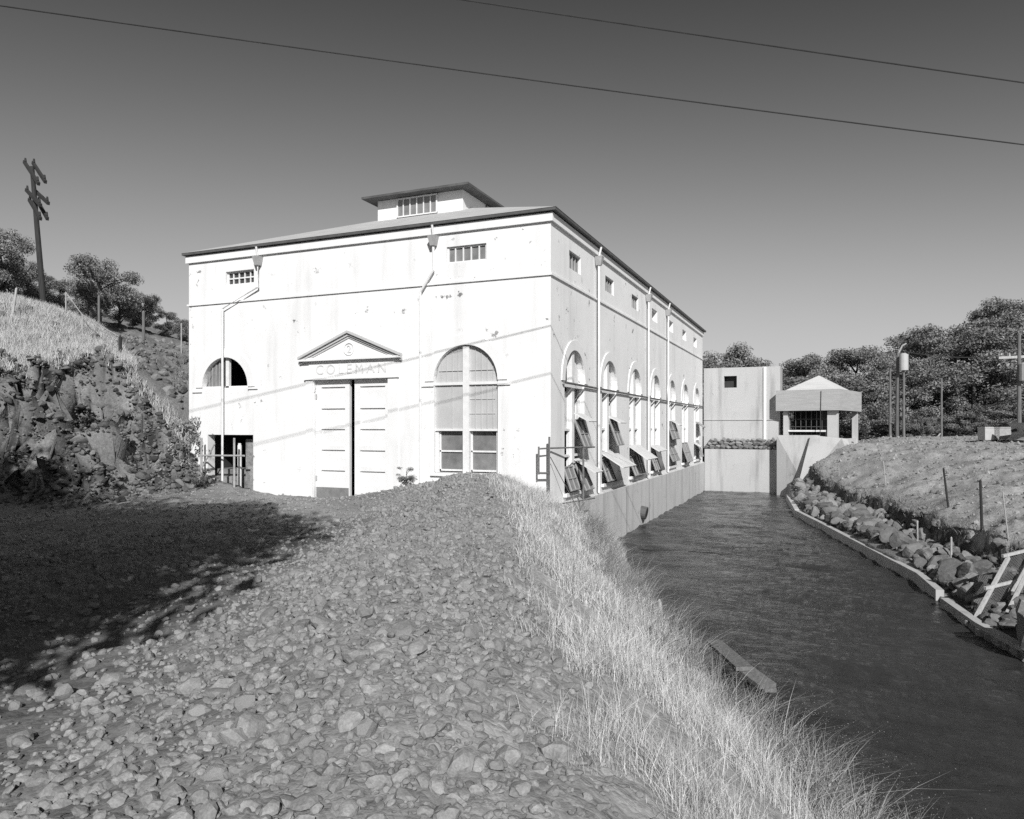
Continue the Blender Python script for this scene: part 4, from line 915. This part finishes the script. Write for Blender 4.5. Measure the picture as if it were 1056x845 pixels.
# trees behind the camera whose shadow falls across the road
random.seed(99)
for k, (x, y, ht, wd) in enumerate([(-.3, -22.8, 13.2, .92), (-4.6, -21.6, 12.8, 1.), (-9.2, -20.2, 12, 1.), (-13.8, -18.8, 11, 1.), (1.6, -27.4, 15.5, .9), (-3.2, -26, 14.8, 1.), (-8.2, -24.6, 13.8, 1.05), (-13, -23, 12.6, 1.05), (-18, -19, 11, 1.1), (-2, -24.2, 13.2, 1.), (-6.8, -22.8, 12.6, 1.05), (-11.4, -21.2, 11.8, 1.1), (1.6, -21.4, 4.6, .85), (-1.2, -20.3, 5.2, 1.1), (-4.8, -19.2, 5.5, 1.3), (-8.8, -18, 5.5, 1.35), (-13, -16.8, 5.5, 1.4), (-.6, -22.2, 8.5, 1.05), (-5, -20.6, 8, 1.3), (-9.4, -19.2, 7.6, 1.3), (-13.6, -17.6, 7.4, 1.3), (-17.5, -15.5, 7, 1.3)]):
    x += 1.0; ht *= 1.06; y -= .2
    tree(0, 0, 0, 'shade tree standing behind the road outside the view', 'trees behind the road', proto=PROTO[(0, 2, 3)[k % 3]], wid=wd, xy=(x, y), height=ht)
def small(px, py, d, ht, lb, proto, name, wid=1.2):
    p = at_d(px, py, d); return tree(0, 0, 0, lb, proto=proto, wid=wid, name=name, xy=(p[0], p[1]), height=ht, cat='bush')
tree(0, 0, 0, 'small dry bush on the rubble mound left of the arched window', proto=PALE, wid=1.3, name='dry_bush', xy=(-4.15, -.75), height=.62, cat='bush')
tree(0, 0, 0, 'leafy bush against the left corner of the powerhouse', proto=tree_proto(21, .4, .1, 900, .035, (.2, .34), 18), wid=.7, name='bush', xy=(-12.95, -.6), height=1.9, cat='bush')
tree(0, 0, 0, 'twiggy dry bush before the barred lower opening', proto=tree_proto(22, .5, .1, 500, .05, (.08, .16), 18), wid=1.4, name='dry_bush', xy=(-11.9, -.8), height=.75, cat='bush')
DARK = [tree_proto(31, .55, .08, 3000, .04, (.025, .06), 24), tree_proto(32, .6, .08, 3000, .04, (.025, .06), 24)]  # near-black scrub added so the bank hollows look shaded
for k, (px, py, d, ht, lb) in enumerate(((20, 440, 24.6, 1.1, 'dark scrub added to darken the hollow under the grass brow at the left edge'), (90, 440, 24., 1.0, 'dark scrub added to darken the hollow below the highest point of the cut bank'))):
    p = at_d(px, py, d); tree(0, 0, 0, lb, proto=DARK[k % 2], wid=1.1, name='shrub', xy=(p[0], p[1]), height=ht, cat='shrub')
p = at_z(1030, 482, 1.9); tree(0, 0, 0, 'small scrubby bush on the bare dirt slope of the right bank', proto=PALE, wid=1.3, name='bush', xy=(p[0]+2, p[1]+5), height=.9, cat='bush')

# ---------------------------------------------------------------- poles, wires, posts
def pole_at(px, pyt, depth, r, label, m='wood', zb=None, lean=0., name='utility_pole', group=None, cat='pole'):
    p = at_d(px, pyt, depth); zb = h1(p[0], p[1]) if zb is None else zb; ht = p[2]-zb
    e = empty(name, (p[0], p[1], zb), 0, label, cat, group)
    MB().tube([(lean*ht, 0, -.4), (0, 0, ht)], r*1.25, 10, r*.85).build('shaft', M[m], e); return e, ht, p
def lined_pole():
    b = at_d(46, 312, 45); t = at_d(33, 172, 45); e = empty('double_arm_pole', (b[0], b[1], h1(b[0], b[1])-.3), 0, 'leaning power pole with paired crossarms on the grassy hill', 'power pole')
    o = np.array([b[0], b[1], h1(b[0], b[1])-.3]); MB().tube([(0, 0, 0), tuple(t-o)], .18, 10, .12).build('shaft', M['darkwood'], e)
    for (a, c) in (((25, 167), (40, 190)), ((34, 168), (47, 188)), ((27, 196), (42, 212)), ((35, 196), (50, 210)), ((30, 206), (42, 226)), ((39, 208), (49, 226))):
        A2 = at_d(*a, 45.8)-o; B2 = at_d(*c, 43.6)-o; MB().beam(tuple(A2), tuple(B2), .15, .19).build('crossarm', M['darkwood'], e)
        for t_ in (.08, .92): P_ = A2+(B2-A2)*t_; MB().tube([tuple(P_+np.array([0, 0, .1])), tuple(P_+np.array([0, 0, .34]))], .08, 8, .05).build('insulator', M['darkwood'], e)
lined_pole()
pole_at(918, 381, 47, .07, 'shorter bare pole left of the transformer pair on the right bank')
B1, hB, pB = pole_at(926, 364, 47, .115, 'stout pole with bent top bracket beside the transformer pole', lean=-.006)
MB().tube([(0, 0, hB-.1), (.25, .1, hB+.45), (.5, .15, hB+.6)], .05, 6).build('bracket', M['pipe'], B1)
C1, hC, pC = pole_at(932, 366, 46.5, .07, 'slim pole carrying a pale transformer can near the gate house')
MB().tube([(0, 0, hC-1.0), (0, 0, hC+.02)], .27, 16).build('transformer', M['steelgrey'], C1); MB().tube([(0, 0, hC+.02), (0, 0, hC+.1)], .23, 16, .1).build('transformer_lid', M['steelgrey'], C1)
pole_at(971, 390, 47, .06, 'thin bare pole standing alone before the wood')
E1, hE, pE = pole_at(1051, 345, 46, .11, 'tall pole with crossarm and transformer at the right edge', 'wood')
MB().beam((-1.1, .0, hE-1.45), (1.1, .1, hE-1.4), .14, .16).build('crossarm', M['palewood'], E1); MB().tube([(.3, -.2, hE-2.95), (.3, -.2, hE-1.9)], .36, 16).build('transformer', M['steelgrey'], E1)
MB().tube([(.3, -.2, hE-1.9), (.3, -.2, hE-1.8)], .3, 16, .1).build('transformer_lid', M['steelgrey'], E1)
for k in (-.95, -.5, .5, .95): MB().tube([(k, .05, hE-1.35), (k, .05, hE-1.15)], .05, 8, .03).build('insulator', M['steelgrey'], E1)
lo = pole_at(966, 446, 46, .05, 'broken grey branch leaning at the foot of the thin pole', 'palewood', name='leaning_branch', cat='branch')[0]
lo.rotation_euler = (0, R(35), 0)
def wire(pts, r, label, name='power_line', cat='wire', sag=0., n=24):
    a, b = np.array(pts[0]), np.array(pts[1]); P = [tuple(a+(b-a)*t-np.array([0, 0, sag*4*t*(1-t)])) for t in np.linspace(0, 1, n)]
    o = MB().tube(P, r, 6).build(name, M['wire']); tag(o, label, cat)
def ext(a, b, k0, k1):
    a, b = np.array(a), np.array(b); return a+(b-a)*k0, a+(b-a)*k1
wire(ext((2.65-9, -5.2-4.2, 10.8+1.2), (2.65, -5.2, 10.8), -1.2, 2.6), .013, 'long lower overhead wire crossing the sky from upper left to right', sag=.16)
wire(ext((3.65-8.85, -7.1-4.5, 10.85+1.1), (3.65, -7.1, 10.85), -1.2, 2.8), .012, 'upper overhead wire crossing only the top right of the sky', sag=.12)
wire((pB+np.array([.3, 0, .1]), pE+np.array([-.9, 0, -1.3])), .025, 'thin wire strung between the two transformer poles', sag=.25)
# stakes on the right bank
def stake(px, pyb, pyt, z, r, m, label, dx=0, name='fence_stake', cat='stake', group=None):
    b = at_z(px, pyb, z); d = proj(b)[2]; zb = h1(b[0], b[1]); ht = (pyb-pyt)/F*d; t = at_d(px+dx, pyt, d)-np.array([b[0], b[1], zb])
    o = empty(name, (b[0], b[1], zb), 0, label, cat, group); MB().tube([(0, 0, -.25), tuple(t*np.array([1, 1, 0])+np.array([0, 0, ht]))], r, 8, r*.8).build('stake_shaft', M[m], o)
    MB().tube([tuple(t*np.array([1, 1, 0])+np.array([0, 0, ht])), tuple(t*np.array([1, 1, 0])+np.array([0, 0, ht+r]))], r*.8, 8, r*.3).build('stake_tip', M[m], o)
stake(979, 520, 481, 1.65, .035, 'darkwood', 'dark stake leaning left on the dirt lip of the right bank', -6)
stake(1013, 530, 480, 1.7, .04, 'darkwood', 'upright dark stake on the dirt bench, tallest of the stakes', -2)
stake(1041, 533, 484, 1.8, .018, 'pipe', 'thin pale rod standing right of the dark stakes', -7)
stake(981, 553, 531, 1.1, .03, 'palewood', 'short pale stake in the shade under the dirt lip', 0)
stake(946, 540, 516, 1.1, .03, 'palewood', 'short pale stake at the back of the riprap', 0)
stake(914, 492, 468, 1.9, .025, 'pipe', 'thin pale rod on the right bank toward the gate house', -3)
stake(684, 622, 597, .5, .055, 'palewood', 'bleached stake leaning in the grass at the left canal edge', -4)
# screen frame leaning at the kerb
def screen():
    c0, c1 = at_d(1003, 643, 14.6), at_d(1029, 637, 14.9); t0, t1 = at_d(1040, 575, 15.4), at_d(1066, 568, 15.7)
    o = empty('leaning_screen', c0, 0, 'timber framed wire screen leaning on the rocks at the right edge', 'screen'); c0, c1, t0, t1 = [v-np.array(at_d(1003, 643, 14.6)) for v in (c0, c1, t0, t1)]
    b = MB(); ovr = (c1-c0)*.25
    for a, c in ((c0, t0), (c1, t1)): MB().beam(tuple(a), tuple(c), .06, .07).build('frame_rail', M['palewood'], o)
    for a, c in ((c0-ovr, c1+ovr*.2), (t0-ovr, t1+ovr), ((c0+t0)/2-ovr, (c1+t1)/2)): MB().beam(tuple(a+np.array([0, 0, .05])), tuple(c+np.array([0, 0, .05])), .05, .06).build('cross_bar', M['palewood'], o)
    q = MB()
    for k in range(1, 14): u = k/14; q.tube([tuple(c0+(c1-c0)*u), tuple(t0+(t1-t0)*u)], .004, 4, cap=False)
    for k in range(1, 40): u = k/40; q.tube([tuple(c0+(t0-c0)*u), tuple(c1+(t1-c1)*u)], .004, 4, cap=False)
    q.build('wire_mesh', M['screen'], o)
screen()
rod = MB().beam(tuple(at_d(1030, 650, 14.2)), tuple(at_d(1075, 560, 15.4)), .05, .08).build('loose_rail', M['palewood']); tag(rod, 'loose timber rail lying beside the leaning screen', 'timber')
# boards at the left canal edge
def board(p0, p1, wd, th, z0, z1, m, label):
    a = at_z(*p0, z0); b = at_z(*p1, z1); o = empty('plank', a, 0, label, 'plank'); d = b-a
    MB().beam((0, 0, 0), tuple(d), wd, th).build('board', M[m], o)
    q = MB()
    for t in (.04, .5, .96): q.beam(tuple(d*t+np.array([-.05, 0, -th])), tuple(d*t+np.array([.12, .06, -th])), wd*.4, th)
    q.build('cleat', M['wood'], o)
board((736, 662), (768, 690), .27, .06, .22, .26, 'wood', 'wide bleached plank lying along the left canal edge')
board((762, 686), (792, 708), .3, .06, .22, .12, 'wood', 'shorter grey plank slipping into the water past the wide one')
board((514, 602), (532, 620), .08, .06, 2.36, 2.32, 'darkwood', 'dark charred timber half buried where rubble meets grass')
# fence on the left hill
def hill_post(px, pyt, pyb, d, r, m, label, dx=0): 
    b = at_d(px, pyb, d); zb = min(h1(b[0], b[1]), b[2]); t = at_d(px+dx, pyt, d); o = empty('fence_post', (b[0], b[1], zb), 0, label, 'fence post')
    MB().tube([(0, 0, -.2), tuple(t-np.array([b[0], b[1], zb]))], r, 8).build('post_shaft', M[m], o); MB().tube([tuple(t-np.array([b[0], b[1], zb])), tuple(t-np.array([b[0], b[1], zb-r]))], r, 8, r*.4).build('post_cap', M[m], o); return t
hill_post(12, 298, 283, 33, .05, 'palewood', 'short leaning pale post in the grass at the far left', 5)
t1 = hill_post(68, 302, 318, 36, .035, 'pipe', 'pale pipe post at the top end of the hill fence')
t2 = hill_post(85, 325, 338, 34, .035, 'pipe', 'pale pipe post midway down the hill fence')
t3 = hill_post(124, 348, 368, 31, .07, 'darkwood', 'thick dark post ending the hill fence')
hill_post(102, 306, 338, 44, .07, 'wood', 'plain grey post standing before the big round oak'); hill_post(148, 322, 352, 46, .09, 'wood', 'plain grey post on the skyline left of the powerhouse'); hill_post(187, 334, 360, 46, .04, 'pipe', 'thin post close to the left wall of the powerhouse')
for a, b, lb in ((t1, t2, 'upper'), (t2, t3, 'lower')):
    o = MB().tube([tuple(a), tuple(b)], .022, 6).build('fence_rail', M['pipe']); tag(o, 'thin %s rail of the fence running down the left hill' % lb, 'fence rail')
# small tractor and pale crates on the right edge
def tractor():
    p = at_d(1086, 461, 36); zb = h1(p[0], p[1]); e = empty('tractor', (p[0], p[1], zb), YAW+R(180), 'dark canopied tractor parked at the right edge before the wood', 'tractor'); m = M['machine']
    MB().box(-.55, .55, -.35, .35, .55, .8).prism([(.1, -.32, .8), (1.35, -.3, .75), (1.35, -.3, 1.15), (.1, -.32, 1.3)], (0, .62, 0)).build('body', m, e)
    q = MB()
    for x, y in ((-.85, -.5), (-.85, .5), (.15, -.5), (.15, .5)): q.box(x-.03, x+.03, y-.03, y+.03, .8, 2.1)
    q.build('canopy_post', m, e); MB().box(-1.05, .35, -.65, .65, 2.1, 2.2).build('canopy', M['sashgrey'], e)
    MB().box(-.8, -.4, -.25, .25, .8, .95).box(-.85, -.75, -.25, .25, .95, 1.4).build('seat', M['rubber'], e)
    for x, r, wd in ((-.6, .65, .32), (1.0, .42, .22)):
        for y in (-.62, .62):
            q = MB().tube([(x, y-wd/2, r), (x, y+wd/2, r)], r, 24); t = q.build('wheel', M['rubber'], e); MB().tube([(x, y-wd/2-.02, r), (x, y+wd/2+.02, r)], r*.5, 16).build('rim', M['sashgrey'], t)
    q = MB(); pr = [(1.9+.45*math.cos(a), 0, .5+.45*math.sin(a)) for a in np.linspace(R(110), R(290), 9)]; pr += [(x*1+.05, 0, z) for x, _, z in reversed(pr)]
    q.prism([(x, -.8, z) for x, _, z in pr], (0, 1.6, 0)).build('loader_bucket', M['pipe'], e)
    MB().beam((.3, -.45, .9), (1.75, -.45, .5), .08, .14).beam((.3, .45, .9), (1.75, .45, .5), .08, .14).build('loader_arm', m, e)
tractor()
for px, wd, lb, mm in ((1019.5, .38, 'pale square crate left of the tractor', 'steelgrey'), (1030, .44, 'greyer crate between the pale crate and the tractor', 'pipe')):
    p = at_d(px, 446, 38); b = empty('crate', (p[0], p[1], p[2]-.4), YAW, lb, 'crate'); MB().box(-wd, wd, -.3, .3, 0, .62).build('box_body', M[mm], b); MB().box(-wd-.02, wd+.02, -.32, .32, .622, .68).build('lid', M[mm], b)
    MB().box(-wd*.9, wd*.9, -.25, .25, -.9, -.003).build('stand', M['machine'], b)
